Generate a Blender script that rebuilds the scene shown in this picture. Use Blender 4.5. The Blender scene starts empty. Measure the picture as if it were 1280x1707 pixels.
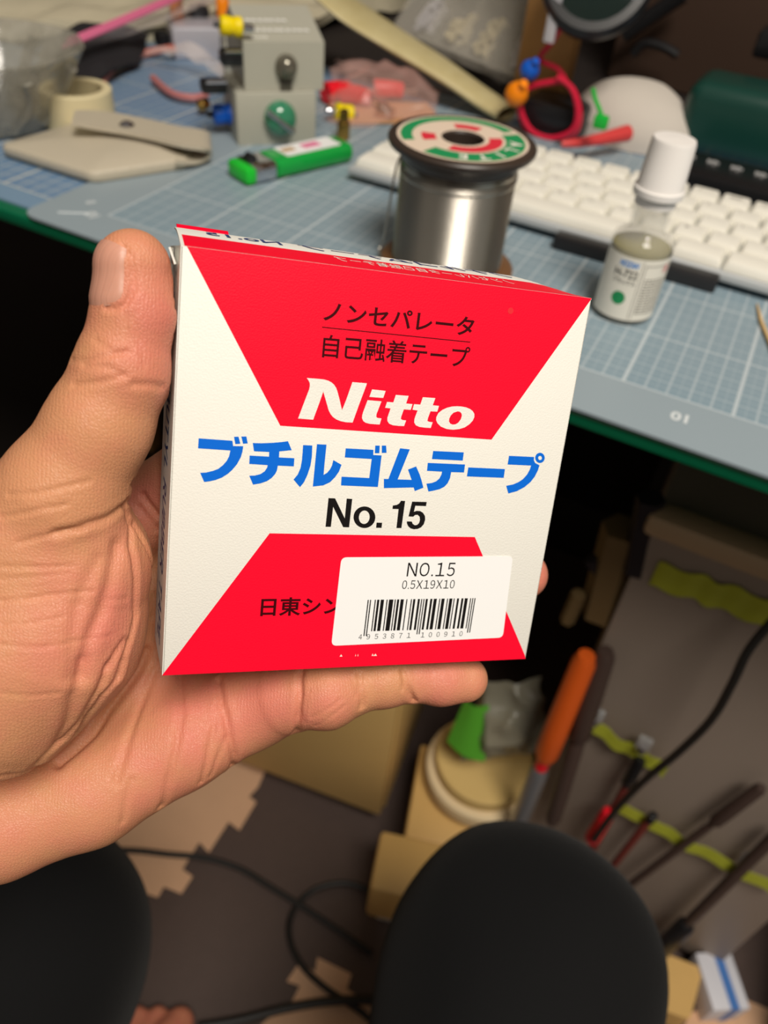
import bpy, bmesh, math, random
import numpy as np
from mathutils import Vector, Matrix, Euler

SC = bpy.context.scene
COL = SC.collection
PI = math.pi
random.seed(7)

# ------------------------------------------------------------------ camera, light, exposure
cam_d = bpy.data.cameras.new('camera')
cam = bpy.data.objects.new('camera', cam_d)
COL.objects.link(cam)
SC.camera = cam

_r = Vector((0.8796671, 0.4694691, 0.0760568)); _u = Vector((-0.3730873, 0.5820162, 0.7225392)); _f = Vector((-0.2949436, 0.6639698, -0.6871335))
cam.matrix_world = Matrix(((_r.x, _u.x, -_f.x, 0), (_r.y, _u.y, -_f.y, 0), (_r.z, _u.z, -_f.z, 0.905), (0, 0, 0, 1)))
cam_d.sensor_fit = 'VERTICAL'
cam_d.sensor_height = 36.0
cam_d.sensor_width = 27.0
cam_d.lens = 36.0 * 1310 / 1707
cam_d.clip_start = 0.02
cam_d.clip_end = 20
cam_d.dof.use_dof = True
cam_d.dof.focus_distance = 0.178
cam_d.dof.aperture_fstop = 13.8

w = bpy.data.worlds.new('room_ambient')
SC.world = w
w.use_nodes = True
w.node_tree.nodes['Background'].inputs[0].default_value = (1.0, 0.86, 0.72, 1)
w.node_tree.nodes['Background'].inputs[1].default_value = 0.21

def area(name, loc, target, size, energy, color):
    d = bpy.data.lights.new(name, 'AREA')
    d.shape = 'DISK'; d.size = size; d.energy = energy; d.color = color
    o = bpy.data.objects.new(name, d)
    o.location = loc
    o.rotation_euler = (Vector(target) - Vector(loc)).to_track_quat('-Z', 'Y').to_euler()
    COL.objects.link(o)
    return o
area('ceiling_lamp', (0.55, -0.34, 2.25), (0.0, 0.25, 0.6), 0.75, 36, (1.0, 0.93, 0.83))

SC.view_settings.view_transform = 'Standard'
SC.view_settings.look = 'None'
SC.view_settings.gamma = 1.0
SC.view_settings.use_curve_mapping = False
SC.view_settings.exposure = 0.0

# ------------------------------------------------------------------ helpers: materials
def lin(c):
    return tuple(((v / 255) / 12.92 if v / 255 <= 0.04045 else ((v / 255 + 0.055) / 1.055) ** 2.4) for v in c)

def mat(name, rgb, rough=0.5, metal=0.0, noise=0.0, nscale=40, bump=0.0, bscale=400, trans=0.0, ior=1.45, alpha=1.0, coat=0.0, sss=0.0, spec=0.5, rgb2=None, sheen=0.0):
    m = bpy.data.materials.new(name)
    m.use_nodes = True
    nt = m.node_tree; b = nt.nodes['Principled BSDF']
    c = lin(rgb)
    b.inputs['Base Color'].default_value = (*c, 1)
    b.inputs['Roughness'].default_value = rough
    b.inputs['Metallic'].default_value = metal
    b.inputs['IOR'].default_value = ior
    b.inputs['Transmission Weight'].default_value = trans
    b.inputs['Alpha'].default_value = alpha
    b.inputs['Coat Weight'].default_value = coat
    b.inputs['Specular IOR Level'].default_value = spec
    b.inputs['Sheen Weight'].default_value = sheen
    if sss:
        b.inputs['Subsurface Weight'].default_value = sss
        b.inputs['Subsurface Radius'].default_value = (1.0, 0.35, 0.2)
        b.inputs['Subsurface Scale'].default_value = 0.003
    tc = nt.nodes.new('ShaderNodeTexCoord')
    if noise:
        n = nt.nodes.new('ShaderNodeTexNoise'); n.inputs['Scale'].default_value = nscale; n.inputs['Detail'].default_value = 4
        nt.links.new(tc.outputs['Object'], n.inputs['Vector'])
        mx = nt.nodes.new('ShaderNodeMix'); mx.data_type = 'RGBA'
        c2 = lin(rgb2) if rgb2 else tuple(v * (1 - noise) for v in c)
        mx.inputs['A'].default_value = (*c, 1); mx.inputs['B'].default_value = (*c2, 1)
        nt.links.new(n.outputs['Fac'], mx.inputs['Factor'])
        nt.links.new(mx.outputs['Result'], b.inputs['Base Color'])
    if bump:
        n2 = nt.nodes.new('ShaderNodeTexNoise'); n2.inputs['Scale'].default_value = bscale; n2.inputs['Detail'].default_value = 3
        nt.links.new(tc.outputs['Object'], n2.inputs['Vector'])
        bp = nt.nodes.new('ShaderNodeBump'); bp.inputs['Strength'].default_value = bump; bp.inputs['Distance'].default_value = 0.001
        nt.links.new(n2.outputs['Fac'], bp.inputs['Height'])
        nt.links.new(bp.outputs['Normal'], b.inputs['Normal'])
    return m

class NX:
    """tiny node expression builder"""
    def __init__(s, nt): s.nt = nt
    def m(s, op, a, b=0.0, c=None):
        n = s.nt.nodes.new('ShaderNodeMath'); n.operation = op
        for i, v in enumerate((a, b) if c is None else (a, b, c)):
            if isinstance(v, (int, float)): n.inputs[i].default_value = v
            else: s.nt.links.new(v, n.inputs[i])
        return n.outputs[0]

# ------------------------------------------------------------------ helpers: meshes
class MB:
    def __init__(s): s.v = []; s.f = []
    def add(s, vs, fs, M=None):
        o = len(s.v)
        for p in vs:
            p = Vector(p)
            s.v.append(tuple(M @ p) if M else tuple(p))
        for f in fs: s.f.append(tuple(i + o for i in f))
        return s
    def box(s, c, size, rz=0.0, bevel=0.0, M=None, seg=2):
        bm = bmesh.new()
        bmesh.ops.create_cube(bm, size=1.0)
        bmesh.ops.scale(bm, vec=size, verts=bm.verts)
        if bevel: bmesh.ops.bevel(bm, geom=bm.edges[:], offset=bevel, segments=seg, profile=0.5, affect='EDGES')
        T = Matrix.Translation(c) @ Matrix.Rotation(rz, 4, 'Z')
        if M: T = M @ T
        bm.verts.index_update()
        s.add([v.co.copy() for v in bm.verts], [[v.index for v in f.verts] for f in bm.faces], T)
        bm.free()
        return s
    def tube(s, pts, r, seg=8, caps=True, smooth=0, M=None, closed=False):
        pts = [Vector(p) for p in pts]
        if smooth: pts = catmull(pts, smooth, closed)
        n = len(pts)
        rr = r if isinstance(r, (list, tuple)) else [r] * n
        if len(rr) != n: rr = [rr[0] + (rr[-1] - rr[0]) * i / (n - 1) for i in range(n)]
        vs, fs = [], []
        up = None
        for i, p in enumerate(pts):
            t = (pts[(i + 1) % n if closed else min(i + 1, n - 1)] - pts[(i - 1) % n if closed else max(i - 1, 0)])
            if t.length < 1e-9: t = Vector((0, 0, 1))
            t.normalize()
            if up is None:
                up = Vector((0, 0, 1)) if abs(t.z) < 0.9 else Vector((1, 0, 0))
            up = (up - t * up.dot(t))
            if up.length < 1e-6: up = t.orthogonal()
            up.normalize(); sd = t.cross(up)
            for k in range(seg):
                a = 2 * PI * k / seg
                vs.append(p + (up * math.cos(a) + sd * math.sin(a)) * rr[i])
        for i in range(n if closed else n - 1):
            for k in range(seg):
                a, b = i * seg + k, i * seg + (k + 1) % seg
                j = (i + 1) % n
                fs.append((a, b, j * seg + (k + 1) % seg, j * seg + k))
        if caps and not closed:
            fs.append(tuple(range(seg - 1, -1, -1))); fs.append(tuple((n - 1) * seg + k for k in range(seg)))
        return s.add(vs, fs, M)
    def lathe(s, prof, seg=32, M=None, caps=True, rfun=None):
        vs, fs = [], []
        n = len(prof)
        for (r, z) in prof:
            for k in range(seg):
                a = 2 * PI * k / seg
                q = r * (rfun(k, z) if rfun else 1)
                vs.append((q * math.cos(a), q * math.sin(a), z))
        for i in range(n - 1):
            for k in range(seg):
                fs.append((i * seg + k, i * seg + (k + 1) % seg, (i + 1) * seg + (k + 1) % seg, (i + 1) * seg + k))
        if caps:
            if prof[0][0] > 1e-6: fs.append(tuple(range(seg - 1, -1, -1)))
            if prof[-1][0] > 1e-6: fs.append(tuple((n - 1) * seg + k for k in range(seg)))
        return s.add(vs, fs, M)
    def prism(s, poly, z0, z1, M=None):
        a = sum(poly[i][0] * poly[(i + 1) % len(poly)][1] - poly[(i + 1) % len(poly)][0] * poly[i][1] for i in range(len(poly)))
        if a < 0: poly = poly[::-1]
        n = len(poly)
        vs = [(x, y, z0) for x, y in poly] + [(x, y, z1) for x, y in poly]
        fs = [tuple(range(n - 1, -1, -1)), tuple(range(n, 2 * n))] + [(i, (i + 1) % n, n + (i + 1) % n, n + i) for i in range(n)]
        return s.add(vs, fs, M)
    def sheet(s, fn, nu, nv, thick=0.0, M=None):
        """fn(u,v)->(x,y,z); thick gives a second offset skin and a rim"""
        P = [[Vector(fn(i / nu, j / nv)) for j in range(nv + 1)] for i in range(nu + 1)]
        def nrm(i, j):
            a = P[min(i + 1, nu)][j] - P[max(i - 1, 0)][j]; b = P[i][min(j + 1, nv)] - P[i][max(j - 1, 0)]
            c = a.cross(b)
            return c.normalized() if c.length > 1e-12 else Vector((0, 0, 1))
        vs = [P[i][j] for i in range(nu + 1) for j in range(nv + 1)]
        W = nv + 1
        fs = [(i * W + j, (i + 1) * W + j, (i + 1) * W + j + 1, i * W + j + 1) for i in range(nu) for j in range(nv)]
        if thick:
            o = len(vs)
            vs += [P[i][j] - nrm(i, j) * thick for i in range(nu + 1) for j in range(nv + 1)]
            fs += [tuple(o + k for k in f[::-1]) for f in fs[:nu * nv]]
            ring = [i * W for i in range(nu)] + [nu * W + j for j in range(nv)] + [i * W + nv for i in range(nu, 0, -1)] + [j for j in range(nv, 0, -1)]
            for q in range(len(ring)):
                a, b = ring[q], ring[(q + 1) % len(ring)]
                fs.append((b, a, a + o, b + o))
        return s.add(vs, fs, M)

def catmull(P, k, closed=False):
    out = []; n = len(P)
    rng = range(n if closed else n - 1)
    for i in rng:
        if closed: p0, p1, p2, p3 = P[(i - 1) % n], P[i], P[(i + 1) % n], P[(i + 2) % n]
        else: p0, p1, p2, p3 = P[max(i - 1, 0)], P[i], P[i + 1], P[min(i + 2, n - 1)]
        for j in range(k):
            t = j / k
            out.append(0.5 * ((2 * p1) + (p2 - p0) * t + (2 * p0 - 5 * p1 + 4 * p2 - p3) * t * t + (3 * p1 - p0 - 3 * p2 + p3) * t ** 3))
    if not closed: out.append(P[-1])
    return out

def obj(name, mb, m, parent=None, smooth=True, angle=35, loc=None, M=None, label=None):
    me = bpy.data.meshes.new(name)
    me.from_pydata(mb.v, [], mb.f)
    me.materials.append(m)
    me.update()
    if smooth:
        me.polygons.foreach_set('use_smooth', [True] * len(me.polygons))
        me.set_sharp_from_angle(angle=math.radians(angle))
    o = bpy.data.objects.new(name, me)
    COL.objects.link(o)
    if loc is not None: o.location = loc
    if M is not None: o.matrix_world = M
    if parent: o.parent = parent
    if label: o['label'] = label
    return o

def tag(o, label, cat, group=None, kind=None):
    if label: o['label'] = label
    if cat: o['category'] = cat
    if group: o['group'] = group
    if kind: o['kind'] = kind
    return o

def thing(name, label, cat, loc=(0, 0, 0), rz=0.0, group=None, M=None):
    o = bpy.data.objects.new(name, None)
    o.empty_display_size = 0.02
    COL.objects.link(o)
    if M is not None: o.matrix_world = M
    else:
        o.location = loc; o.rotation_euler = (0, 0, rz)
    return tag(o, label, cat, group)

def dup(o, loc=None, rz=None, label=None):
    r = o.copy(); COL.objects.link(r)
    if loc is not None: r.location = loc
    if rz is not None: r.rotation_euler = (0, 0, rz)
    if label: r['label'] = label
    for c in o.children:
        d = c.copy(); COL.objects.link(d); d.parent = r
        for g in c.children:
            e = g.copy(); COL.objects.link(e); e.parent = d
    return r

def frame(o, xa, za):
    """matrix with local x along xa and local z near za"""
    x = Vector(xa).normalized(); z = Vector(za); z = (z - x * z.dot(x)).normalized(); y = z.cross(x)
    return Matrix(((x.x, y.x, z.x, o[0]), (x.y, y.y, z.y, o[1]), (x.z, y.z, z.z, o[2]), (0, 0, 0, 1)))

def text_mb(s, w=None, h=None, offset=0.0, shear=0.0, space=1.0, res=4, depth=0.0):
    """lettering as a mesh whose box is 0..w, 0..h in the xy plane"""
    c = bpy.data.curves.new('lettering', 'FONT')
    c.body = s; c.resolution_u = res; c.offset = offset; c.shear = shear; c.space_character = space
    o = bpy.data.objects.new('lettering', c)
    COL.objects.link(o)
    bpy.context.view_layer.update()
    me = bpy.data.meshes.new_from_object(o.evaluated_get(bpy.context.evaluated_depsgraph_get()))
    V = [Vector(v.co) for v in me.vertices]; F = [tuple(p.vertices) for p in me.polygons]
    bpy.data.objects.remove(o); bpy.data.curves.remove(c); bpy.data.meshes.remove(me)
    mb = MB()
    if not V: return mb
    x0, x1 = min(v.x for v in V), max(v.x for v in V); y0, y1 = min(v.y for v in V), max(v.y for v in V)
    sx = w / (x1 - x0) if w else None
    sy = h / (y1 - y0) if h else sx
    if sx is None: sx = sy
    mb.v = [((v.x - x0) * sx, (v.y - y0) * sy, 0.0) for v in V]; mb.f = F
    return mb

def latin_mb(s, h, gap=0.12, w=None, offset=0.0, shear=0.0):
    """grotesque lettering set glyph by glyph"""
    r = MB(); x = 0.0
    ref = text_mb('\uff28', None, h, offset, 0)
    c = bpy.data.curves.new('lettering', 'FONT'); bpy.data.curves.remove(c)
    for ch in s:
        if ch == ' ': x += h * .45; continue
        g = text_mb(chr(ord(ch) + 0xFEE0) if 33 <= ord(ch) <= 126 else ch, None, h if ch not in '.-x' else (h * .14 if ch == '.' else h * .1), offset, 0)
        gw = max(v[0] for v in g.v)
        k = (.62 * h / gw) if ch in '0123456789' and ch != '1' else ((.78 * h / gw) if ch in 'NO' else 1.0)
        yo = h * .38 if ch == '-' else 0
        r.add([(v[0] * k + x + shear * v[1], v[1] + yo, 0) for v in g.v], g.f); x += gw * k + gap * h
    x1 = max(v[0] for v in r.v)
    if w: r.v = [(v[0] * w / x1, v[1], v[2]) for v in r.v]
    return r

def flat_mb(polys, holes=(), scale=1e-5):
    """filled 2D outlines (with holes) as a flat mesh"""
    c = bpy.data.curves.new('outline', 'CURVE'); c.dimensions = '2D'; c.fill_mode = 'BOTH'
    for p in list(polys) + list(holes):
        sp = c.splines.new('POLY'); sp.points.add(len(p) - 1); sp.use_cyclic_u = True
        for q, (x, y) in zip(sp.points, p): q.co = (x * scale, y * scale, 0, 1)
    o = bpy.data.objects.new('outline', c); COL.objects.link(o)
    bpy.context.view_layer.update()
    me = bpy.data.meshes.new_from_object(o.evaluated_get(bpy.context.evaluated_depsgraph_get()))
    mb = MB(); mb.v = [tuple(v.co) for v in me.vertices]; mb.f = [tuple(p.vertices) for p in me.polygons]
    bpy.data.objects.remove(o); bpy.data.curves.remove(c); bpy.data.meshes.remove(me)
    return mb

def placed(mb, M):
    r = MB(); return r.add(mb.v, mb.f, M)

def bent(mb, fn):
    r = MB(); r.v = [tuple(fn(*p)) for p in mb.v]; r.f = list(mb.f); return r

# ------------------------------------------------------------------ helpers: bodies as a blended distance field
def smin(a, b, k):
    h = np.clip(0.5 + 0.5 * (b - a) / k, 0, 1)
    return b + (a - b) * h - k * h * (1 - h)

def cone_d(p, a, b, ra, rb):
    a = np.asarray(a, np.float32); b = np.asarray(b, np.float32)
    ba = b - a
    t = np.clip(((p - a) @ ba) / max(float(ba @ ba), 1e-9), 0, 1)
    return np.linalg.norm(p - a - t[:, None] * ba, axis=1) - (ra + (rb - ra) * t)

def chain_d(p, ch, k):
    d = None
    for (a, b) in zip(ch[:-1], ch[1:]):
        e = cone_d(p, a[:3], b[:3], a[3], b[3])
        d = e if d is None else smin(d, e, k)
    if len(ch) == 1: d = np.linalg.norm(p - np.asarray(ch[0][:3], np.float32), axis=1) - ch[0][3]
    return d

def surface_net(fn, lo, hi, h, slack):
    """mesh of fn == 0 inside the box lo..hi"""
    lo = np.asarray(lo, float)
    nb = np.ceil((np.asarray(hi, float) - lo) / (4 * h)).astype(int)
    ci = np.stack(np.meshgrid(*[np.arange(n) for n in nb], indexing='ij'), -1).reshape(-1, 3)
    cd = fn((lo + (ci * 4 + 1.5) * h).astype(np.float32))
    F = np.empty(tuple(nb * 4), np.float32)
    big = np.repeat(np.repeat(np.repeat(cd.reshape(tuple(nb)), 4, 0), 4, 1), 4, 2)
    F[:] = big; del big
    act = ci[np.abs(cd) < 4 * h + slack]
    off = np.stack(np.meshgrid(*[np.arange(4)] * 3, indexing='ij'), -1).reshape(-1, 3)
    for s in range(0, len(act), 20000):
        q = (act[s:s + 20000, None, :] * 4 + off[None]).reshape(-1, 3)
        F[q[:, 0], q[:, 1], q[:, 2]] = fn((lo + q * h).astype(np.float32))
    I = F < 0
    n = np.array(F.shape)
    S = np.zeros(tuple(n - 1), np.int8)
    cor = [(i, j, k) for i in (0, 1) for j in (0, 1) for k in (0, 1)]
    for (i, j, k) in cor: S += I[i:n[0] - 1 + i, j:n[1] - 1 + j, k:n[2] - 1 + k]
    cells = np.argwhere((S > 0) & (S < 8))
    idx = -np.ones(tuple(n - 1), np.int32)
    idx[cells[:, 0], cells[:, 1], cells[:, 2]] = np.arange(len(cells))
    acc = np.zeros((len(cells), 3)); cnt = np.zeros(len(cells))
    for a in range(8):
        for b in range(a + 1, 8):
            ca, cb = np.array(cor[a]), np.array(cor[b])
            if np.abs(ca - cb).sum() != 1: continue
            fa = F[tuple((cells + ca).T)]; fb = F[tuple((cells + cb).T)]
            x = (fa < 0) != (fb < 0)
            t = np.where(x, fa / np.where(x, fa - fb, 1), 0)
            acc += np.where(x[:, None], ca + (cb - ca) * t[:, None], 0); cnt += x
    V = lo + (cells + acc / cnt[:, None]) * h
    quads = []
    for ax in range(3):
        sl0 = [slice(None)] * 3; sl1 = [slice(None)] * 3
        sl0[ax] = slice(0, -1); sl1[ax] = slice(1, None)
        X = I[tuple(sl0)] != I[tuple(sl1)]
        E = np.argwhere(X)
        b_, c_ = (ax + 1) % 3, (ax + 2) % 3
        ok = (E[:, b_] > 0) & (E[:, c_] > 0) & (E[:, b_] < n[b_] - 1) & (E[:, c_] < n[c_] - 1)
        E = E[ok]
        q = []
        for (db, dc) in ((-1, -1), (0, -1), (0, 0), (-1, 0)):
            e = E.copy(); e[:, b_] += db; e[:, c_] += dc
            q.append(idx[tuple(e.T)])
        q = np.stack(q, 1)
        flip = I[tuple(E.T)]
        q[~flip] = q[~flip][:, ::-1]
        quads.append(q)
    Q = np.concatenate(quads)
    Q = Q[(Q >= 0).all(1)]
    for _ in range(2):
        g = grad(fn, V, h * 0.5); d = fn(V.astype(np.float32))
        V = V - g * np.clip(d, -h, h)[:, None]
    return V, Q

def grad(fn, V, e):
    g = np.stack([fn((V + np.eye(3)[i] * e).astype(np.float32)) - fn((V - np.eye(3)[i] * e).astype(np.float32)) for i in range(3)], 1)
    return g / np.maximum(np.linalg.norm(g, axis=1, keepdims=True), 1e-9)

def polyline_d(V, pts):
    d = np.full(len(V), 1e9)
    P = np.asarray(pts, float)
    for a, b in zip(P[:-1], P[1:]):
        ba = b - a
        t = np.clip(((V - a) @ ba) / max(ba @ ba, 1e-12), 0, 1)
        d = np.minimum(d, np.linalg.norm(V - a - t[:, None] * ba, axis=1))
    return d

def np_obj(name, V, Q, m, parent=None):
    me = bpy.data.meshes.new(name)
    me.from_pydata(V.tolist(), [], Q.tolist())
    me.materials.append(m); me.update()
    me.polygons.foreach_set('use_smooth', [True] * len(me.polygons))
    o = bpy.data.objects.new(name, me); COL.objects.link(o)
    if parent: o.parent = parent
    return o

# ------------------------------------------------------------------ the hand that holds the box (millimetres in the box's own frame)
HAND_STEP = 0.6
PALM = [
    [(*(-68.32,-10.09,-30), 15), (*(-1.85,26.36,-43), 11.0)],
    [(*(-69.66,-23.86,-32), 15), (*(11.86,5.58,-46), 11.0)],
    [(*(-70.44,-37.06,-32), 15), (*(22.75,-14.61,-43), 11.0)],
    [(*(-70.76,-47.99,-26), 15), (*(-36.03,-49.18,-20), 14.0), (*(-15.12,-43.52,-21), 13.6), (*(6.95,-31.52,-23), 13.0), (*(25.53,-22.62,-24), 11.8)],
    [(*(-69.05,-31.21,-28), 22), (*(-108.51,-59.54,-30), 24)],
    [(*(-67.51,-14.17,-26), 20), (*(-107.8,-52.96,-30), 24)],
]
THENAR = [
    [(*(-58.27,-0.87,-20), 18), (*(-36.9,-2.97,-13), 23.5), (*(-25.56,8.23,-11), 21.5), (*(-19.4,22.9,-10), 17)],
]
THUMB = [[(*(-53.93,0.96,-22), 18), (*(-28.98,27.7,-10), 15.0), (*(-21.31,40.15,-6), 12.6), (*(-14.13,55.41,-4), 10.2), (*(-9.78,67,-3.5), 9.1), (*(-7.68,78.23,-4), 8.0), (*(-8.49,86.82,-4), 7.2)]]
INDEX = [[(*(-1.85,26.36,-43), 10.5), (*(10.49,40.05,-34), 9.5), (*(33.66,51.72,-31), 8.8), (*(51.96,57.02,-29.5), 7.8), (*(64.87,58.02,-28.5), 7.2)]]
MIDDLE = [[(*(11.86,5.58,-46), 10.5), (*(39.99,22.77,-33), 9.3), (*(66.29,27.46,-30.5), 8.4), (*(82.81,28.59,-29), 7.5)]]
RING = [[(*(22.75,-14.61,-43), 10.5), (*(52.14,1.82,-32), 9.2), (*(81.64,8.71,-30), 8.2), (*(104.16,12.3,-28.6), 7.2)]]
LITTLE = [[(*(25.53,-22.62,-24), 11.8), (*(32.15,-17.43,-18), 10.2)], [(*(36.39,-15.31,-16), 9.8), (*(42.79,-13.48,-13), 9.9), (*(48.23,-12.11,-12.5), 8.2)], [(*(49.85,-11.85,-12.5), 7.6), (*(57.66,-9.97,-11.5), 7.6), (*(64.24,-9.7,-11), 6.9)], [(*(66.35,-9.99,-11), 6.7), (*(73.48,-10.19,-10), 7.0), (*(79.97,-10.18,-9), 6.3)]]
BOXMM = 92.0

def hand_d(p):
    d = None
    for ch in PALM:
        e = chain_d(p, ch, 3)
        d = e if d is None else smin(d, e, 9)
    e = chain_d(p, THUMB[0], 3)
    t = chain_d(p, THENAR[0], 6)
    d = smin(d, smin(e, t, 5), 3.0)
    for F in (INDEX, MIDDLE, RING):
        d = smin(d, chain_d(p, F[0], 2.5), 2.5)
    l = None
    for ch in LITTLE:
        e = chain_d(p, ch, 2.0)
        l = e if l is None else smin(l, e, 1.6)
    d = smin(d, l, 3.0)
    # flesh flattens where it presses the carton
    q = np.stack([np.abs(p[:, 0] - 45.6) - 46.4, np.abs(p[:, 1] - 46) - 46, np.abs(p[:, 2] + 10.3) - 10.3], 1)
    bx = np.linalg.norm(np.maximum(q, 0), axis=1) + np.minimum(q.max(1), 0)
    return np.maximum(d, 0.15 - bx)

CREASES = [  # (depth mm, width mm, points on the skin)
    (.32, .5, [(-19.54,68.35,-1.37),(-16.57,68.84,3.41),(-13.15,70.35,5.14),(-9.43,71.39,5.58)]), (.3, .5, [(-17.2,67.85,3.15),(-13.11,68.5,5.6),(-9.33,67.21,6.34)]), (.35, .5, [(-18.89,64.12,2.64),(-14.34,65.34,5.47),(-9.97,67.05,6.35)]),
    (.25, .5, [(-15.15,72.94,2.83),(-11.89,71.15,5.34),(-9.44,71.71,5.48)]), (.35, .7, [(-2.37,65,2.7),(-5.09,65.62,5.03),(-7.98,65.57,6.11)]), (.2, .4, [(-9.92,78.78,4.44),(-9.18,74.46,4.83),(-8.21,70.17,5.79)]), (.15, .4, [(-8.42,78.41,4.72),(-7.2,73.53,4.83),(-6.21,69.16,5.44)]),
    (.55, .45, [(-10.73,90.83,1.56),(-8.99,88.8,2.92),(-8.5,85.96,3.3),(-8.53,82.84,3.96),(-9.95,79.98,4.3),(-11.85,79.08,3.65),(-13.34,78.98,2.68)]),
    (.3, .45, [(-30.28,42.39,3.63),(-25.62,43.38,6.15),(-21.55,44.64,6.79),(-17.6,45.76,6.48),(-15.56,46.2,6.07)]), (.3, .45, [(-31.82,37.75,3.59),(-27.9,39.1,5.7),(-24.08,40.67,6.99),(-19.59,41.68,7.16)]),
    (.6, .9, [(-21.54,35.48,6.62),(-18.5,36.35,6.51),(-15.45,37.21,5.6),(-12.34,37.74,3.54),(-9.95,38.94,1.1),(-8.66,39.74,-1.06)]), (.3, .5, [(-28.49,33.2,5.59),(-24.14,34.75,6.38),(-20.34,36.14,6.72),(-16.54,36.04,5.88)]),
    (.75, .8, [(-8.66,39.74,-1.06),(-7.53,34.39,-3.43),(-7.47,30.43,-0.48),(-6.53,26.37,0.57),(-6.23,19.98,0.68),(-5.94,14.8,0.04),(-6.74,11.29,1.59),(-8.36,6.67,3.58),(-9.1,1.95,3.52)]),
    (.65, .7, [(-6.88,33.94,-4.83),(-4.1,28.72,-5.35),(-2.52,22.41,-7.84),(-0.47,5.58,-33.14),(-0.47,-0.19,-32)]),
    (.75, 1.5, [(-10.25,31.29,1.99),(-11.09,27.12,4.22),(-11.81,22.71,5.38),(-12.99,18.48,6.33),(-14.85,14.7,8.15),(-15.81,11.34,9.15),(-16.3,5.63,9.58)]),
    (.4, 1.3, [(-13.78,29.57,4.81),(-16.26,24.28,6.81),(-17.53,20.17,7.82),(-18.2,14.8,9.51),(-18.87,6.35,10.66)]), (.5, .8, [(-8.34,10.65,3.65),(-10.1,8.56,5.49),(-11.71,5.78,6.71)]),
    (1.3, 1.1, [(-1.66,-9.81,-31.68),(-3.41,-13.52,-29.89),(-7.77,-18.95,-26.9),(-11.61,-23.3,-24.67),(-14.92,-27.29,-21.17),(-18.99,-29.73,-18.32),(-22.3,-31.54,-16.41),(-25.74,-21.15,0.08),(-29.81,-20.23,3.66),(-32.45,-18.98,5.71)]),
    (.75, .9, [(-8.58,5.45,3.69),(-9.36,2.16,3.89),(-12.31,-1.19,5.29),(-15.17,-7.01,3.45),(-17.94,-14.01,-0.5)]), (.6, .9, [(-11.48,6.42,6.62),(-12.6,2.94,7.06),(-14.55,-1.71,6.63),(-16.94,-7.84,4.29),(-19.99,-12.96,2.78),(-24,-16.37,3.62)]),
    (.7, 1.4, [(-16.33,8.9,9.61),(-17.97,1.35,9.62),(-19.23,-7.14,6.33),(-21.61,-13.53,3.74),(-25.49,-18.41,3.02)]),
    (.28, .4, [(-31.72,28.38,5.68),(-26.62,28.59,6.58),(-18.45,28.62,6.36)]), (.32, .4, [(-31.66,21.53,7.06),(-25.25,22.62,7.79),(-19.47,23.3,7.48),(-14.67,23.24,6.55)]), (.2, .4, [(-31.51,17.35,8.81),(-25.12,18.05,9.59),(-20.15,18.87,8.85)]),
    (.22, .4, [(-31.4,13.79,10.2),(-23.84,13.36,10.96),(-17.4,13.7,9.48),(-10.79,13.04,5.83)]), (.22, .4, [(-11.42,20.79,5.26),(-8.08,19.93,2.76)]), (.18, .4, [(-31.71,25.9,6.04),(-25.2,26.61,6.98),(-19.2,27.34,6.69)]), (.2, .4, [(-31.34,4.31,11.93),(-25.98,3.24,11.8),(-20.52,3.06,10.9)]),
    (.5, 1.0, [(-0.08,-14.31,-29.43),(-1.58,-17.52,-26.79),(-3.82,-21.49,-22.15),(-5.85,-24.88,-16.69),(-7.23,-28.18,-13.04),(-8.93,-33.42,-9.78)]), (.3, .8, [(-5.46,-33.25,-9.5),(-6.72,-39.23,-8.27),(-7.29,-44.43,-8.38)]),
    (.55, .9, [(6.57,-15.4,-27.54),(6.31,-17.59,-20.53),(6.35,-19.59,-15.73),(5.38,-23.26,-12.12),(4.69,-27.19,-10.13),(3.46,-33.65,-9.22),(1.98,-43.88,-11.94)]),
    (.85, .9, [(15.77,-13.84,-21.51),(15.93,-16.23,-16.49),(16.94,-19.96,-13.05),(18.09,-25.04,-11.36),(19.6,-30.56,-12.09),(20.08,-36.8,-16.21)]), (.4, .7, [(15.28,-17.36,-15.54),(14.14,-21.78,-12.46),(12.88,-27.01,-10.55),(12.12,-32.78,-10.19),(11.58,-37.26,-11.39)]), (.3, .6, [(17.02,-24.62,-11.39),(15.18,-30.19,-10.84),(13.8,-35.96,-11.74)]),
    (1.0, .9, [(34.62,-6.59,-10.69),(34.04,-10.75,-6.99),(34.07,-16.28,-6.3),(34.9,-23.69,-10.06),(34.74,-25.93,-11.38)]),
    (.6, .8, [(48.96,-6.01,-6.65),(48.87,-8.99,-4.66),(49.73,-12.18,-4.17),(49.82,-13.84,-4.36)]), (.3, .5, [(47.09,-6.72,-5.96),(47.93,-10.36,-4.17)]), (.8, .7, [(60.49,-4.84,-5.58),(60.85,-8.11,-3.98),(62.83,-11.28,-4.16),(64.3,-13.63,-5.03)]), (.3, .5, [(59.63,-4.75,-5.51),(59.89,-9.24,-3.63)]),
    (.2, .4, [(38.3,-19.11,-5.35),(41.88,-14.69,-2.7),(44.86,-12.41,-3.08)]), (.2, .4, [(37.07,-16.15,-4.58),(40.63,-12.67,-2.86),(43.94,-10.61,-3.29)]), (.2, .4, [(36.02,-9.25,-6.2),(35.46,-13.73,-5.26),(35.8,-18.59,-6.21)]),
    (.8, .7, [(-7.46,44.07,-1.92),(-4.18,32.69,-32.21),(-2.15,30.07,-30.79),(-0.35,27.66,-30.62)]), (.5, .6, [(-8.55,40.09,-1.19),(-4.81,29.71,-31.76),(-2.01,26.41,-31),(-0.45,23.69,-31.64)]),
]
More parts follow.
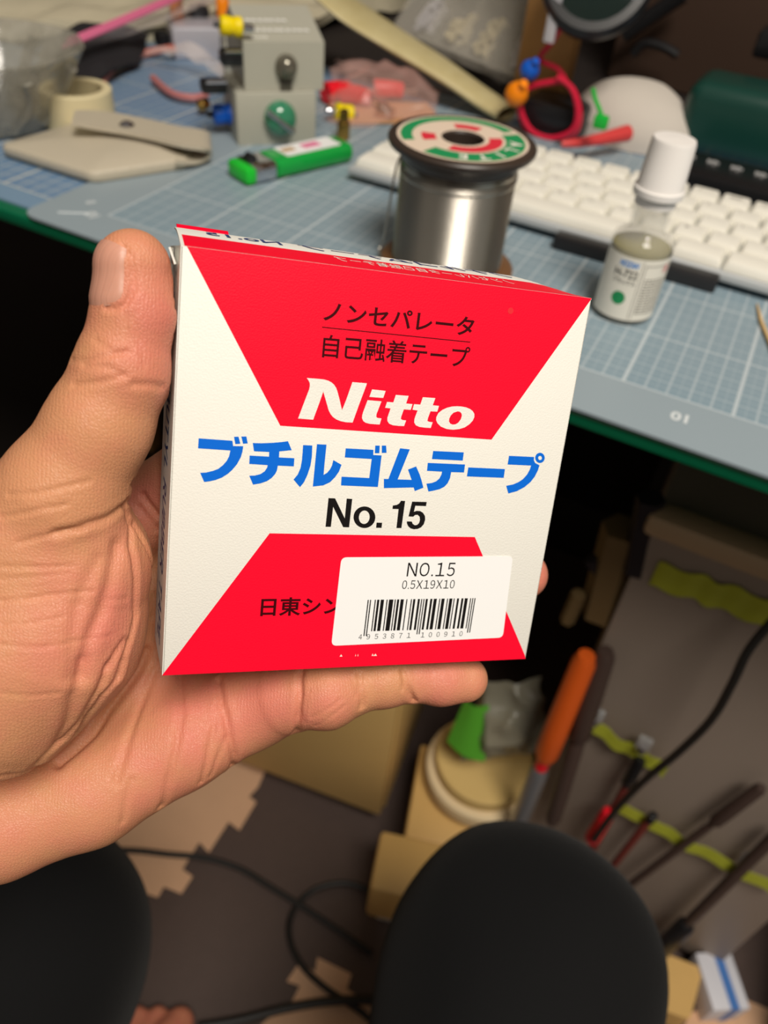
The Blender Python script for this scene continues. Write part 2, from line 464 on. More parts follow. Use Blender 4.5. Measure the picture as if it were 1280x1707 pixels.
BLUSH = [(12, .8, [(-4.92,81.47,3.78)]), (10, .5, [(-3.68,68.04,4.18)]), (14, .6, [(-9.41,20.17,3.91)]), (16, .5, [(-18.32,7.42,10.45)]), (14, .7, [(10.41,-17.57,-17.64)]), (12, .9, [(27.24,-15.51,-9.24)]), (12, .8, [(72.01,-7.89,-3.04)]), (9, 1.0, [(105.67,14.56,-21.92)]), (9, .8, [(-3.77,27.57,-31.17)]), (8, .6, [(40.92,-12.66,-2.81)]), (16, .5, [(0.28,-32.13,-9.49)]), (14, .4, [(-26.66,-45.46,-6.65)]), (8,.5,[(-2.61,37.92,-33.02)])]

def skin_material():
    m = mat('skin', (214, 158, 118), rough=0.46, spec=.4, sss=0.12)
    nt = m.node_tree; b = nt.nodes['Principled BSDF']; L = nt.links
    at = nt.nodes.new('ShaderNodeAttribute'); at.attribute_name = 'blush'
    tc = nt.nodes.new('ShaderNodeTexCoord')
    n = nt.nodes.new('ShaderNodeTexNoise'); n.inputs['Scale'].default_value = 130; n.inputs['Detail'].default_value = 6
    L.new(tc.outputs['Object'], n.inputs['Vector'])
    x = NX(nt)
    fac = x.m('ADD', at.outputs['Fac'], x.m('MULTIPLY', x.m('SUBTRACT', n.outputs['Fac'], 0.5), 1.3))
    fac = x.m('MINIMUM', x.m('MAXIMUM', fac, 0.0), 1.0)
    mx = nt.nodes.new('ShaderNodeMix'); mx.data_type = 'RGBA'
    mx.inputs['A'].default_value = (*lin((204, 143, 104)), 1); mx.inputs['B'].default_value = (*lin((210, 126, 106)), 1)
    L.new(fac, mx.inputs['Factor']); L.new(mx.outputs['Result'], b.inputs['Base Color'])
    # fine skin lines: stretched cells and ridge waves
    mp = nt.nodes.new('ShaderNodeMapping'); mp.inputs['Scale'].default_value = (1.0, 1.6, 0.8); mp.inputs['Rotation'].default_value = (0.3, 0.2, 0.6)
    L.new(tc.outputs['Object'], mp.inputs['Vector'])
    v = nt.nodes.new('ShaderNodeTexVoronoi'); v.feature = 'DISTANCE_TO_EDGE'; v.inputs['Scale'].default_value = 1250
    L.new(mp.outputs['Vector'], v.inputs['Vector'])
    wv = nt.nodes.new('ShaderNodeTexWave'); wv.inputs['Scale'].default_value = 420; wv.inputs['Distortion'].default_value = 5.0; wv.inputs['Detail'].default_value = 2; wv.inputs['Detail Scale'].default_value = 0.6
    cx = nt.nodes.new('ShaderNodeCombineXYZ')
    for i, ax in enumerate(((0.7413376, 0.6494266, -0.1693032), (-0.1728809, 0.4285411, 0.8868285), (0.6484834, -0.6281700, 0.4299671))):
        dp = nt.nodes.new('ShaderNodeVectorMath'); dp.operation = 'DOT_PRODUCT'; dp.inputs[1].default_value = ax
        L.new(tc.outputs['Object'], dp.inputs[0]); L.new(dp.outputs['Value'], cx.inputs[i])
    L.new(cx.outputs[0], wv.inputs['Vector'])
    h = x.m('ADD', x.m('MULTIPLY', x.m('MINIMUM', v.outputs['Distance'], 0.25), 1.6), x.m('MULTIPLY', wv.outputs['Fac'], 0.22))
    h = x.m('ADD', h, x.m('MULTIPLY', n.outputs['Fac'], 1.2))
    bp = nt.nodes.new('ShaderNodeBump'); bp.inputs['Strength'].default_value = 0.7; bp.inputs['Distance'].default_value = 0.00019
    L.new(h, bp.inputs['Height']); L.new(bp.outputs['Normal'], b.inputs['Normal'])
    return m
M_SKIN = skin_material()

BO = np.array([-0.0820103, 0.0722407, 0.7537739]); BR = np.array([[0.7413376, 0.6494266, -0.1693032], [-0.1728809, 0.4285411, 0.8868285], [0.6484834, -0.6281700, 0.4299671]])   # corner and axes of the held box
def box_w(V): return BO + (np.asarray(V, float) * 1e-3) @ BR
BOX_M = Matrix(((BR[0][0], BR[1][0], BR[2][0], BO[0]), (BR[0][1], BR[1][1], BR[2][1], BO[1]), (BR[0][2], BR[1][2], BR[2][2], BO[2]), (0, 0, 0, 1)))

def build_hand():
    allp = np.array([q for g in (PALM, THENAR, THUMB, INDEX, MIDDLE, RING, LITTLE) for ch in g for q in ch])
    lo = (allp[:, :3] - allp[:, 3:]).min(0) - 3; hi = (allp[:, :3] + allp[:, 3:]).max(0) + 3
    V, Q = surface_net(hand_d, lo, hi, HAND_STEP, 2.5)
    N = grad(hand_d, V, 0.4)
    disp = np.zeros(len(V))
    for dep, wid, pts in CREASES:
        d = polyline_d(V, pts)
        disp -= 1.15 * dep * np.exp(-(d / wid) ** 2)
        disp += 0.15 * dep * np.exp(-((d - 2.1 * wid) / (1.1 * wid)) ** 2)
    blush = np.zeros(len(V))
    for rad, amt, pts in BLUSH:
        blush += amt * np.exp(-(np.linalg.norm(V - np.array(pts[0]), axis=1) / rad) ** 2)
    # the pressed side stays flat
    near = np.clip((np.maximum.reduce([-V[:, 0] - .8, V[:, 0] - 92, -V[:, 1], V[:, 1] - 92, -V[:, 2] - 20, V[:, 2]]) - 0.15) / 1.0, 0, 1)
    V2 = V + N * (np.maximum(disp, -1.6) * near)[:, None]
    return box_w(V2), Q, blush

# toes of the left foot on the floor (metres)
def foot_d(p):
    d = chain_d(p, [(-.190, .0, .055, .034), (-.198, .05, .035, .027), (-.209, .10, .020, .017), (-.213, .124, .015, .0135)], .02)
    for i, (dx, yy) in enumerate(((-.022, .118), (-.039, .109), (-.055, .098), (-.07, .084))):
        d = smin(d, chain_d(p, [(-.195, .03, .03, .022), (-.213 + dx * .9, yy - .035, .018, .012), (-.213 + dx, yy, .012, .0095 - .0006 * i)], .01), .008)
    return np.maximum(d, .001 - p[:, 2])

person = thing('person', 'person in black trousers whose bare left hand grips the red and white tape carton', 'person', (-.1, -.2, 0))
def to_person(V): return np.asarray(V) - np.array([-.1, -.2, 0])
hv, hq, hb = build_hand()
fv, fq = surface_net(foot_d, (-.33, -.05, -.01), (-.15, .17, .12), .003, .012)
body = np_obj('hand', to_person(hv), hq, M_SKIN, person)
at = body.data.attributes.new('blush', 'FLOAT', 'POINT')
at.data.foreach_set('value', hb.astype(np.float32))
foot = np_obj('foot', to_person(fv), fq, M_SKIN, person)
at = foot.data.attributes.new('blush', 'FLOAT', 'POINT')
at.data.foreach_set('value', np.full(len(fv), .7, np.float32))

# thumbnail, a curved plate let into the thumb
def nail():
    A = np.array((-7.68,78.23,-4)); B = np.array((-8.51,87.49,-4))
    ax = B - A; L = np.linalg.norm(ax); ax /= L
    zc = np.array((0, 0, 1.)); zc -= ax * (zc @ ax); zc /= np.linalg.norm(zc)
    lf = np.cross(zc, ax)
    if lf[0] > 0: lf = -lf
    nu, nv = 14, 22
    P = np.zeros((nu + 1, nv + 1, 3)); D = np.zeros_like(P)
    for i in range(nu + 1):
        u = i / nu
        for j in range(nv + 1):
            v = j / nv
            half = math.radians(60) * (0.92 + 0.08 * u)
            th = math.radians(70) + (v * 2 - 1) * half
            rd = zc * math.cos(th) + lf * math.sin(th)
            e = abs(v * 2 - 1)
            s0 = 1.4 + 1.6 * e ** 3; s1 = L + 4.3 - 1.6 * e ** 2.5
            s = s0 + (s1 - s0) * u
            P[i, j] = A + ax * s + rd * 14; D[i, j] = rd
    S = P.reshape(-1, 3).copy(); R = D.reshape(-1, 3)
    for _ in range(60):
        d = hand_d(S.astype(np.float32)); S -= R * np.minimum(d, 1.0)[:, None] * .8
    u = np.repeat(np.arange(nu + 1) / nu, nv + 1); e = np.abs(np.tile(np.arange(nv + 1) / nv, nu + 1) * 2 - 1)
    lift = 0.30 - 0.42 * np.clip((e - .82) / .18, 0, 1) ** 2 - 0.35 * np.clip((.12 - u) / .12, 0, 1)
    S = S + R * lift[:, None]
    # nails are flatter than the finger
    W = to_person(box_w(S)).reshape(nu + 1, nv + 1, 3)
    mb = MB()
    mb.sheet(lambda a, b: W[int(round(a * nu)), int(round(b * nv))], nu, nv, thick=0.0005)
    return mb
M_NAIL = mat('fingernail', (208, 150, 128), rough=0.42, noise=.12, nscale=300, sss=.1)
def striate(m):
    nt = m.node_tree; tc = nt.nodes.new('ShaderNodeTexCoord'); dp = nt.nodes.new('ShaderNodeVectorMath'); dp.operation = 'DOT_PRODUCT'; dp.inputs[1].default_value = (0.6484834, -0.6281700, 0.4299671)
    nt.links.new(tc.outputs['Object'], dp.inputs[0])
    n = nt.nodes.new('ShaderNodeTexNoise'); n.noise_dimensions = '1D'; n.inputs['Scale'].default_value = 1500
    nt.links.new(dp.outputs['Value'], n.inputs['W'])
    b = nt.nodes.new('ShaderNodeBump'); b.inputs['Strength'].default_value = .5; b.inputs['Distance'].default_value = .0002
    nt.links.new(n.outputs['Fac'], b.inputs['Height']); nt.links.new(b.outputs['Normal'], nt.nodes['Principled BSDF'].inputs['Normal'])
striate(M_NAIL)
obj('thumbnail', nail(), M_NAIL, body, label='pale ridged thumbnail')

# ------------------------------------------------------------------ the held carton
M_CARD = mat('white_card', (236, 234, 226), spec=.3, rough=0.5, noise=.035, nscale=900, bump=.12, bscale=2200)
M_INSIDE = mat('grey_card', (150, 140, 128), rough=.8)
M_RED = mat('red_print', (244, 0, 44), spec=.35, rough=0.42, bump=.08, bscale=2500)
M_BLUE = mat('blue_print', (0, 104, 216), rough=0.5, spec=.25)
M_NAVY = mat('navy_print', (24, 52, 122), rough=0.4)
M_BLACK = mat('black_print', (20, 17, 17), rough=0.5, spec=.2)
M_DKRED = mat('dark_red_print', (60, 2, 8), rough=0.5, spec=.15)
M_WHITE = mat('white_print', (238, 232, 222), rough=0.45)
M_STICK = mat('sticker_paper', (240, 240, 240), rough=0.45, spec=.3)

carton = thing('tape_box', 'red and white tape carton with blue lettering held up in the hand', 'box', M=BOX_M)
S = 0.092; DZ = 0.0205
def shell():
    t = .0004
    mb = MB()
    mb.box((S / 2, S / 2, -t / 2), (S, S, t), bevel=.00015)
    mb.box((S / 2, S / 2, -DZ + t / 2), (S, S, t), bevel=.00015)
    mb.prism([(0, 0), (-.0007, -DZ), (-.0003, -DZ), (t, 0)], 0, S, Matrix(((1, 0, 0, 0), (0, 0, 1, 0), (0, 1, 0, 0), (0, 0, 0, 1))))
    mb.box((S - t / 2, S / 2, -DZ / 2), (t, S, DZ), bevel=.00015)
    mb.box((S / 2, t / 2, -DZ / 2), (S, t, DZ), bevel=.00015)
    return mb
obj('carton_body', shell(), M_CARD, carton)
# the lid: hinged on the front crease, springing up a little at its left end
def lid(u, v, e=0.0):
    x = S * u
    up = (.0040 - .0008 * u) * math.sin(v * PI / 2 * .9) * (1 - max(0, (u - .86) / .14) ** 2 * .9)
    return (x, S + up + e, -DZ * v)
mb = MB(); mb.sheet(lambda u, v: lid(u, v), 24, 8, thick=.0004)
lid_o = obj('lid', mb, M_CARD, carton)
mb = MB(); mb.sheet(lambda u, v: lid(u * .985 + .0075, v * .42, .00005), 24, 6)
obj('red_band', mb, M_RED, lid_o, label='red printed band along the front of the lid')
def on_lid(x, y, flip=True):
    u = 1 - x / S; v = y / DZ
    p = lid(u, v, .0001); return p
t = text_mb('ブチルゴムテープ  No.15', .072, .0066, offset=.012)
obj('lettering', bent(t, lambda x, y, z: on_lid(.014 + x, .0118 + y)), M_NAVY, lid_o, smooth=False, label='blue katakana printed upside down on the lid')
t = text_mb('ノンセパレータ自己融着テープ', .042, .0034)
obj('lettering', bent(t, lambda x, y, z: on_lid(.018 + x, .0038 + y)), M_WHITE, lid_o, smooth=False, label='small white katakana on the red band of the lid')
def tuck(u, v):
    x = .0005 + .011 * u
    b = lid(x / S, 1.0)
    return (b[0], b[1] - .0001 + .0009 * math.sin(v * PI * .55), b[2] - .0022 * v)
mb = MB(); mb.sheet(tuck, 8, 5, thick=.0004)
obj('tuck_flap', mb, M_RED, lid_o, label='red tuck flap sticking up behind the lid')
mb = MB(); mb.sheet(lambda u, v: (-.0006 - .0012 * v * (1 - u), S - .0035 + .0030 * v, -.0015 - .009 * u), 6, 4, thick=.0004)
obj('dust_flap', mb, M_CARD, carton, label='small white dust flap at the open left end')

def face(z, scale=1.0): return Matrix.Translation((0, 0, z))
def printed(name, polys, holes, m, z, parent, label=None):
    mb = flat_mb(polys, holes)
    mb.v = [(x, y, z) for x, y, _ in mb.v]
    return obj(name, mb, m, parent, smooth=False, label=label)
def lettering(txt, x, y, w, h, m, z, parent, offset=0.0, shear=0.0, space=1.0, rot=0.0, label=None):
    mb = text_mb(txt, w, h, offset, shear, space)
    return obj('lettering', placed(mb, Matrix.Translation((x, y, z)) @ Matrix.Rotation(rot, 4, 'Z')), m, parent, smooth=False, label=label)
TOP_RED = [[(114,9197),(9203,9197),(7220,5770),(2210,5810)]]
BOT_RED = [[(2167,3391),(7182,3360),(9162,106),(9200,0),(0,0)]]
TITLE = [[(526,5448),(1223,5433),(1242,5321),(1455,5328),(1447,5210),(1420,5087),(1350,4931),(1259,4805),(1166,4709),(1053,4627),(919,4567),(803,4536),(687,4516),(595,4712),(714,4724),(849,4762),(963,4813),(1056,4898),(1129,4993),(1172,5096),(1193,5222),(525,5236)],[(1249,5518),(1343,5527),(1392,5377),(1286,5364)],[(1401,5534),(1508,5540),(1546,5393),(1447,5380)],[(1652,5406),(1836,5411),(2057,5431),(2258,5457),(2403,5485),(2502,5292),(2234,5251),(2237,5119),(2576,5117),(2579,4934),(2227,4936),(2217,4832),(2183,4747),(2118,4661),(2021,4584),(1882,4527),(1722,4493),(1627,4689),(1748,4697),(1867,4735),(1953,4801),(1998,4885),(2006,4938),(1609,4948),(1604,5132),(2020,5126),(2016,5228),(1689,5229)],[(2741,5416),(2947,5417),(2960,5172),(2949,4970),(2898,4753),(2837,4585),(2757,4470),(2598,4638),(2683,4757),(2732,4911),(2746,5087),(2745,5262)],[(3047,5451),(3262,5452),(3260,5021),(3264,4769),(3339,4820),(3396,4899),(3433,4990),(3451,5113),(3650,5014),(3607,4856),(3530,4725),(3426,4605),(3278,4528),(3045,4494)],[(3706,5391),(4352,5388),(4361,5271),(4559,5269),(4558,4533),(3688,4541),(3679,4743),(4329,4735),(4335,5177),(3707,5185)],[(4383,5487),(4488,5492),(4499,5318),(4393,5313)],[(4536,5495),(4637,5500),(4669,5336),(4557,5326)],[(4978,5454),(5214,5440),(5013,4728),(5356,4729),(5234,4969),(5422,5050),(5535,4864),(5610,4706),(5671,4552),(5470,4465),(5430,4550),(4707,4511),(4680,4727),(4788,4730)],[(5790,5431),(6560,5433),(6565,5237),(5787,5240)],[(5697,5146),(6638,5147),(6642,4953),(6314,4951),(6307,4807),(6266,4681),(6195,4592),(6086,4531),(5948,4492),(5811,4463),(5733,4651),(5869,4673),(5967,4716),(6040,4785),(6078,4885),(6083,4952),(5704,4957)],[(6733,5081),(7694,5079),(7700,4862),(6731,4862)],[(7745,5406),(8419,5408),(8429,5330),(8475,5264),(8605,5210),(8587,5082),(8532,4925),(8438,4780),(8301,4652),(8109,4542),(7891,4479),(7801,4669),(7967,4705),(8110,4769),(8221,4850),(8311,4968),(8360,5085),(8381,5193),(7745,5193)],[(8713,5399),(8715,5370),(8711,5343),(8700,5319),(8683,5298),(8662,5282),(8636,5271),(8608,5267),(8579,5269),(8549,5277),(8522,5291),(8498,5310),(8478,5333),(8463,5359),(8454,5387),(8452,5415),(8456,5442),(8467,5467),(8484,5488),(8505,5504),(8531,5514),(8559,5519),(8588,5517),(8617,5509),(8645,5495),(8669,5476),(8689,5453),(8704,5427)]]
TITLE_H = [[(8637,5393),(8638,5382),(8636,5371),(8632,5361),(8626,5352),(8617,5346),(8607,5342),(8596,5340),(8585,5341),(8573,5344),(8563,5350),(8553,5357),(8545,5367),(8539,5377),(8536,5388),(8535,5400),(8537,5410),(8541,5420),(8547,5429),(8556,5435),(8566,5439),(8577,5441),(8588,5440),(8600,5437),(8610,5431),(8620,5424),(8628,5414),(8634,5404)]]
LOGO = [[(2690,6863),(2889,6865),(3071,6860),(3155,6844),(3233,6812),(3296,6768),(3353,6699),(3397,6602),(3456,6444),(3531,6229),(3599,6454),(3699,6853),(4025,6851),(4019,6809),(3911,6410),(3799,5974),(3651,5972),(3530,5988),(3425,6021),(3343,6070),(3287,6127),(3237,6203),(3192,6313),(3076,6605),(3007,6334),(2911,5984),(2580,5990),(2652,6246),(2714,6458),(2764,6629),(2772,6717),(2759,6772),(2730,6817)],[(4160,6728),(4474,6718),(4437,6560),(4117,6561)],[(4085,6487),(4405,6482),(4369,6349),(4326,6197),(4325,6138),(4354,6110),(4452,6106),(4426,5967),(4310,5967),(4187,5970),(4098,5988),(4039,6021),(4003,6086),(4001,6152),(4017,6235)],[(4721,6647),(5023,6646),(4986,6474),(5139,6470),(5114,6339),(4950,6340),(4910,6174),(4907,6121),(4948,6100),(5037,6094),(5004,5966),(4871,5962),(4737,5969),(4648,5998),(4597,6057),(4588,6128),(4604,6200),(4637,6341),(4508,6347),(4537,6479),(4683,6478)],[(5364,6641),(5666,6641),(5627,6477),(5780,6472),(5757,6340),(5593,6337),(5553,6183),(5547,6117),(5585,6098),(5680,6092),(5652,5959),(5507,5958),(5370,5969),(5284,6000),(5237,6059),(5231,6131),(5244,6204),(5280,6336),(5156,6346),(5176,6472),(5326,6471)],[(6225,6494),(6334,6494),(6446,6483),(6551,6453),(6629,6408),(6680,6347),(6692,6274),(6665,6189),(6598,6102),(6490,6021),(6357,5973),(6200,5949),(6039,5959),(5893,6006),(5804,6074),(5758,6144),(5753,6217),(5789,6310),(5875,6388),(5985,6444),(6098,6478)]]
LOGO_H = [[(6257,6379),(6314,6372),(6359,6336),(6376,6282),(6361,6199),(6313,6122),(6250,6078),(6182,6067),(6119,6083),(6076,6136),(6074,6200),(6100,6274),(6159,6342)]]
NUM = [[(3429,4239),(3582,4237),(3858,3769),(3853,4239),(3984,4234),(3983,3558),(3843,3561),(3557,4039),(3552,3563),(3427,3563)],[(4585,3812),(4586,3767),(4580,3723),(4565,3681),(4543,3643),(4515,3611),(4480,3584),(4441,3564),(4398,3551),(4353,3547),(4307,3550),(4261,3561),(4218,3580),(4177,3605),(4142,3637),(4111,3673),(4088,3714),(4071,3757),(4062,3802),(4061,3847),(4068,3891),(4082,3932),(4104,3969),(4132,4001),(4166,4028),(4205,4048),(4248,4060),(4292,4065),(4338,4062),(4383,4052),(4427,4034),(4467,4009),(4503,3978),(4534,3941),(4558,3901),(4575,3857)],[(4631,3684),(4766,3682),(4768,3557),(4633,3557)],[(5161,4223),(5263,4221),(5258,3560),(5134,3558),(5126,4021),(4977,4022),(4975,4103),(5074,4122),(5130,4162)],[(5438,4209),(5804,4210),(5801,4110),(5531,4112),(5516,3965),(5580,3988),(5670,3985),(5748,3944),(5808,3866),(5826,3773),(5806,3662),(5749,3585),(5664,3544),(5575,3534),(5482,3559),(5416,3612),(5375,3688),(5374,3727),(5495,3725),(5525,3669),(5584,3635),(5639,3644),(5684,3693),(5695,3770),(5676,3846),(5620,3893),(5560,3887),(5514,3843),(5397,3849)]]
NUM_H = [[(4448,3794),(4445,3763),(4437,3733),(4425,3707),(4409,3684),(4389,3666),(4367,3653),(4342,3646),(4317,3646),(4292,3652),(4268,3663),(4245,3680),(4226,3703),(4210,3729),(4198,3757),(4191,3788),(4189,3820),(4192,3851),(4199,3880),(4211,3907),(4227,3929),(4247,3947),(4269,3960),(4294,3967),(4319,3967),(4344,3962),(4368,3950),(4390,3933),(4410,3912),(4426,3886),(4438,3857),(4445,3826)]]

red = printed('red_panel', TOP_RED, [], M_RED, .00003, carton, 'red trapezoid printed on the upper front')
low = printed('red_panel', BOT_RED, [], M_RED, .00003, carton, 'red trapezoid printed on the lower front')
printed('logo', LOGO, LOGO_H, M_CARD, .00006, red, 'white slanted logo lettering')
lettering('ノンセパレータ', .02924, .0807, .0343, .0041, M_DKRED, .00006, red, offset=.018, label='dark katakana line on the upper red panel')
lettering('自己融着テープ', .02975, .0732, .0338, .0048, M_DKRED, .00006, red, offset=.010, rot=.012, label='dark kanji and katakana line under the thin rule')
mb = MB(); mb.box((.0462, .0794, .00006), (.0340, .00018, .00002)); obj('rule', mb, M_DKRED, red, smooth=False)
mb = MB()
mb.lathe([(0, .00002), (.0007, .00002)], 14, Matrix.Translation((.0719, .0871, .00004)), caps=False)
obj('scuff', mb, mat('scuffed_print', (225, 30, 40), rough=.7), red, smooth=False)
printed('title_lettering', TITLE, TITLE_H, M_BLUE, .00004, carton, 'large bright blue katakana title')
printed('number_lettering', NUM, NUM_H, M_BLACK, .00004, carton, 'black number lettering below the title')
lettering('日東シンコー', .02103, .01391, .0290, .0046, M_DKRED, .00006, low, offset=.020, label='dark kanji on the lower red panel')
for (x, y, w_) in ((.0410, .0031, .0007), (.0449, .00305, .0002), (.0455, .00305, .0002), (.0491, .00295, .0005), (.0496, .0029, .0009)):
    mb = MB(); mb.prism([(x, y - .0002), (x + w_, y - .0002), (x + w_ * .5, y + .0004)], .00004, .00007); obj('scuff', mb, M_WHITE, low, smooth=False)
# printing down the left side
SIDE = Matrix(((0, .034, -1, -.00054), (-1, 0, 0, 0), (0, 1, 0, 0), (0, 0, 0, 1)))   # x runs down the side, y towards the viewer
t = latin_mb('Nitto  BUTYL RUBBER TAPE', .0066, .14, .080, offset=.02, shear=.15)
obj('lettering', placed(t, Matrix.Translation((0, .0835, -.0142)) @ SIDE), M_NAVY, carton, smooth=False, label='navy capitals running down the narrow left side')
# price sticker
def rounded(P, r, n=5):
    out = []
    m = len(P)
    for i in range(m):
        p, a, b = Vector(P[i]), Vector(P[i - 1]), Vector(P[(i + 1) % m])
        da, db = (a - p).normalized(), (b - p).normalized()
        for k in range(n + 1):
            t = k / n
            q = (p + da * r) * (1 - t) ** 2 + p * 2 * t * (1 - t) + (p + db * r) * t * t
            out.append((q.x, q.y))
    return out
mb = MB(); mb.prism(rounded([(.03861, .00587), (.08414, .00647), (.08303, .02869), (.03874, .02830)], .0014), .00004, .00014)
st = obj('price_sticker', mb, M_STICK, carton, smooth=False, label='white rounded barcode sticker')
Z2 = .00017
obj('lettering', placed(latin_mb('NO.15', .0035, .2, .0124), Matrix.Translation((.0554, .0235, Z2))), M_BLACK, st, smooth=False)
obj('lettering', placed(latin_mb('0.5X19X10', .0022, .16, .0137), Matrix.Translation((.0546, .02028, Z2))), M_BLACK, st, smooth=False)
def ean13(code):
    Lc = ['0001101', '0011001', '0010011', '0111101', '0100011', '0110001', '0101111', '0111011', '0110111', '0001011']
    par = ['LLLLLL', 'LLGLGG', 'LLGGLG', 'LLGGGL', 'LGLLGG', 'LGGLLG', 'LGGGLL', 'LGLGLG', 'LGLGGL', 'LGGLGL'][int(code[0])]
    inv = lambda s: ''.join('1' if c == '0' else '0' for c in s)
    return '101' + ''.join(Lc[int(c)] if p == 'L' else inv(Lc[int(c)])[::-1] for c, p in zip(code[1:7], par)) + '01010' + ''.join(inv(Lc[int(c)]) for c in code[7:]) + '101'
mb = MB(); bits = ean13('4953871100910')
bx0, bx1 = .04635, .07460; mw = (bx1 - bx0) / 95
i = 0
while i < 95:
    if bits[i] == '1':
        j = i
        while j < 95 and bits[j] == '1': j += 1
        guard = i < 3 or i > 91 or 45 <= i < 50
        y0 = .0082 if guard else .0094
        mb.box((bx0 + (i + j) / 2 * mw, (y0 + .0176) / 2, Z2), ((j - i) * mw * .92, .0176 - y0, .00002))
        i = j
    else: i += 1
obj('barcode', mb, M_BLACK, st, smooth=False)
for k, c in enumerate('4953871100910'):
    x = .0452 if k == 0 else (.0472 + (k - 1) * .00208 if k < 7 else .0613 + (k - 7) * .00208)
    mb = latin_mb(c, .00135)
    obj('lettering', placed(mb, Matrix.Translation((x, .0073, Z2))), M_BLACK, st, smooth=False)

# ------------------------------------------------------------------ the room
M_FLOOR = mat('dark_floor', (46, 38, 34), rough=.8, noise=.3, nscale=8)
M_WALL = mat('dark_wall', (62, 46, 36), rough=.8, noise=.25, nscale=5)
mb = MB(); mb.box((0, .5, -.032), (4.4, 4.2, .04)); tag(obj('floor', mb, M_FLOOR, smooth=False), None, None, kind='structure')
mb = MB(); mb.box((0, 1.62, 1.2), (4.4, .06, 2.42)); tag(obj('wall_back', mb, M_WALL, smooth=False), None, None, kind='structure')

mb = MB(); mb.box((-2.17, .5, 1.2), (.06, 4.2, 2.42)); tag(obj('wall_left', mb, M_WALL, smooth=False), None, None, kind='structure')

# ------------------------------------------------------------------ desk with its two cutting mats
M_GLASS_EDGE = mat('green_glass', (10, 104, 70), rough=.15, coat=.5)
M_LEG = mat('black_steel', (22, 22, 24), rough=.5)
desk = thing('desk', 'desk with a green glass top under the two cutting mats', 'desk', (0, .75, 0))
mb = MB(); mb.box((-.1, .002, .693), (2.3, .888, .008), bevel=.0015); obj('tabletop', mb, M_GLASS_EDGE, desk, label='green-edged glass top')
mb = MB(); mb.box((-.1, .190, .6978), (2.2, .48, .0014)); obj('rear_shade_sheet', mb, mat('shade_dark', (40, 34, 32), rough=.6), desk, smooth=False, label='added dark sheet standing in for the shade over the rear of the top')  # added sheet, its dark colour stands in for shade at the desk's rear
for sx in (-1.15, .95):
    for sy in (-.36, .40):
        mb = MB(); mb.box((sx, sy, .3365), (.05, .05, .697), bevel=.003); obj('leg', mb, M_LEG, desk)

def grid_mat(name, base, line, x0, y0, rot, dark, minor=True):
    m = mat(name, base, rough=.42)
    nt = m.node_tree; b = nt.nodes['Principled BSDF']; L = nt.links; x = NX(nt)
    tc = nt.nodes.new('ShaderNodeTexCoord')
    mp = nt.nodes.new('ShaderNodeMapping'); mp.inputs['Location'].default_value = (-x0, -y0, 0)
    L.new(tc.outputs['Object'], mp.inputs['Vector'])
    mr = nt.nodes.new('ShaderNodeMapping'); mr.inputs['Rotation'].default_value = (0, 0, -rot)
    L.new(mp.outputs['Vector'], mr.inputs['Vector'])
    sp = nt.nodes.new('ShaderNodeSeparateXYZ'); L.new(mr.outputs['Vector'], sp.inputs[0])
    def lines(v, p, w):
        f = x.m('ABSOLUTE', x.m('SUBTRACT', x.m('FRACT', x.m('ADD', x.m('DIVIDE', v, p), .5)), .5))
        return x.m('LESS_THAN', f, w / p / 2)
    X, Y = sp.outputs['X'], sp.outputs['Y']
    mk = x.m('MAXIMUM', x.m('MULTIPLY', lines(X, .0104, .0011), .5), x.m('MULTIPLY', lines(Y, .0104, .0009), .42))
    mk = x.m('MAXIMUM', mk, x.m('MULTIPLY', lines(X, .0052, .0006), .22)); mk = x.m('MAXIMUM', mk, x.m('MULTIPLY', lines(Y, .0052, .0006), .22))
    mk = x.m('MAXIMUM', mk, x.m('MULTIPLY', lines(X, .052, .0017), .85)); mk = x.m('MAXIMUM', mk, x.m('MULTIPLY', lines(Y, .052, .0014), .7))
    inside = x.m('MULTIPLY', x.m('GREATER_THAN', X, -.0006), x.m('GREATER_THAN', Y, -.0006))
    mk = x.m('MULTIPLY', mk, inside)
    mx = nt.nodes.new('ShaderNodeMix'); mx.data_type = 'RGBA'
    n = nt.nodes.new('ShaderNodeTexNoise'); n.inputs['Scale'].default_value = 12; n.inputs['Detail'].default_value = 5
    L.new(tc.outputs['Object'], n.inputs['Vector'])
    mb_ = nt.nodes.new('ShaderNodeMix'); mb_.data_type = 'RGBA'
    mb_.inputs['A'].default_value = (*lin(base), 1); mb_.inputs['B'].default_value = (*lin(dark), 1)
    cell = x.m('MULTIPLY', inside, x.m('ADD', x.m('MULTIPLY', n.outputs['Fac'], .6), .3))
    L.new(cell, mb_.inputs['Factor']); L.new(mb_.outputs['Result'], mx.inputs['A'])
    mx.inputs['B'].default_value = (*lin(line), 1)
    L.new(mk, mx.inputs['Factor']); L.new(mx.outputs['Result'], b.inputs['Base Color'])
    return m
M_MAT_BLUE = grid_mat('blue_mat', (118, 146, 172), (214, 212, 196), -.4296 - .052 * 4, .3335, 0.0, (84, 122, 164))
M_MAT_GREY = grid_mat('grey_blue_mat', (146, 160, 168), (192, 201, 205), -.3472 + .0014, .3343, .022, (122, 147, 161))
M_MARK = mat('mat_marking', (212, 218, 220), rough=.5)
mb = MB(); mb.prism(rounded([(-1.2, .3165), (.9, .3165), (.9, .70), (-1.2, .70)], .01), .6971, .6985)
tag(obj('cutting_mat', mb, M_MAT_BLUE, smooth=False), 'blue gridded cutting mat lying underneath, showing at the left beside the pouch', 'cutting mat')
root = thing('cutting_mat', 'grey-blue translucent gridded cutting mat on top with a rounded corner at the front edge', 'cutting mat', (0, 0, 0))
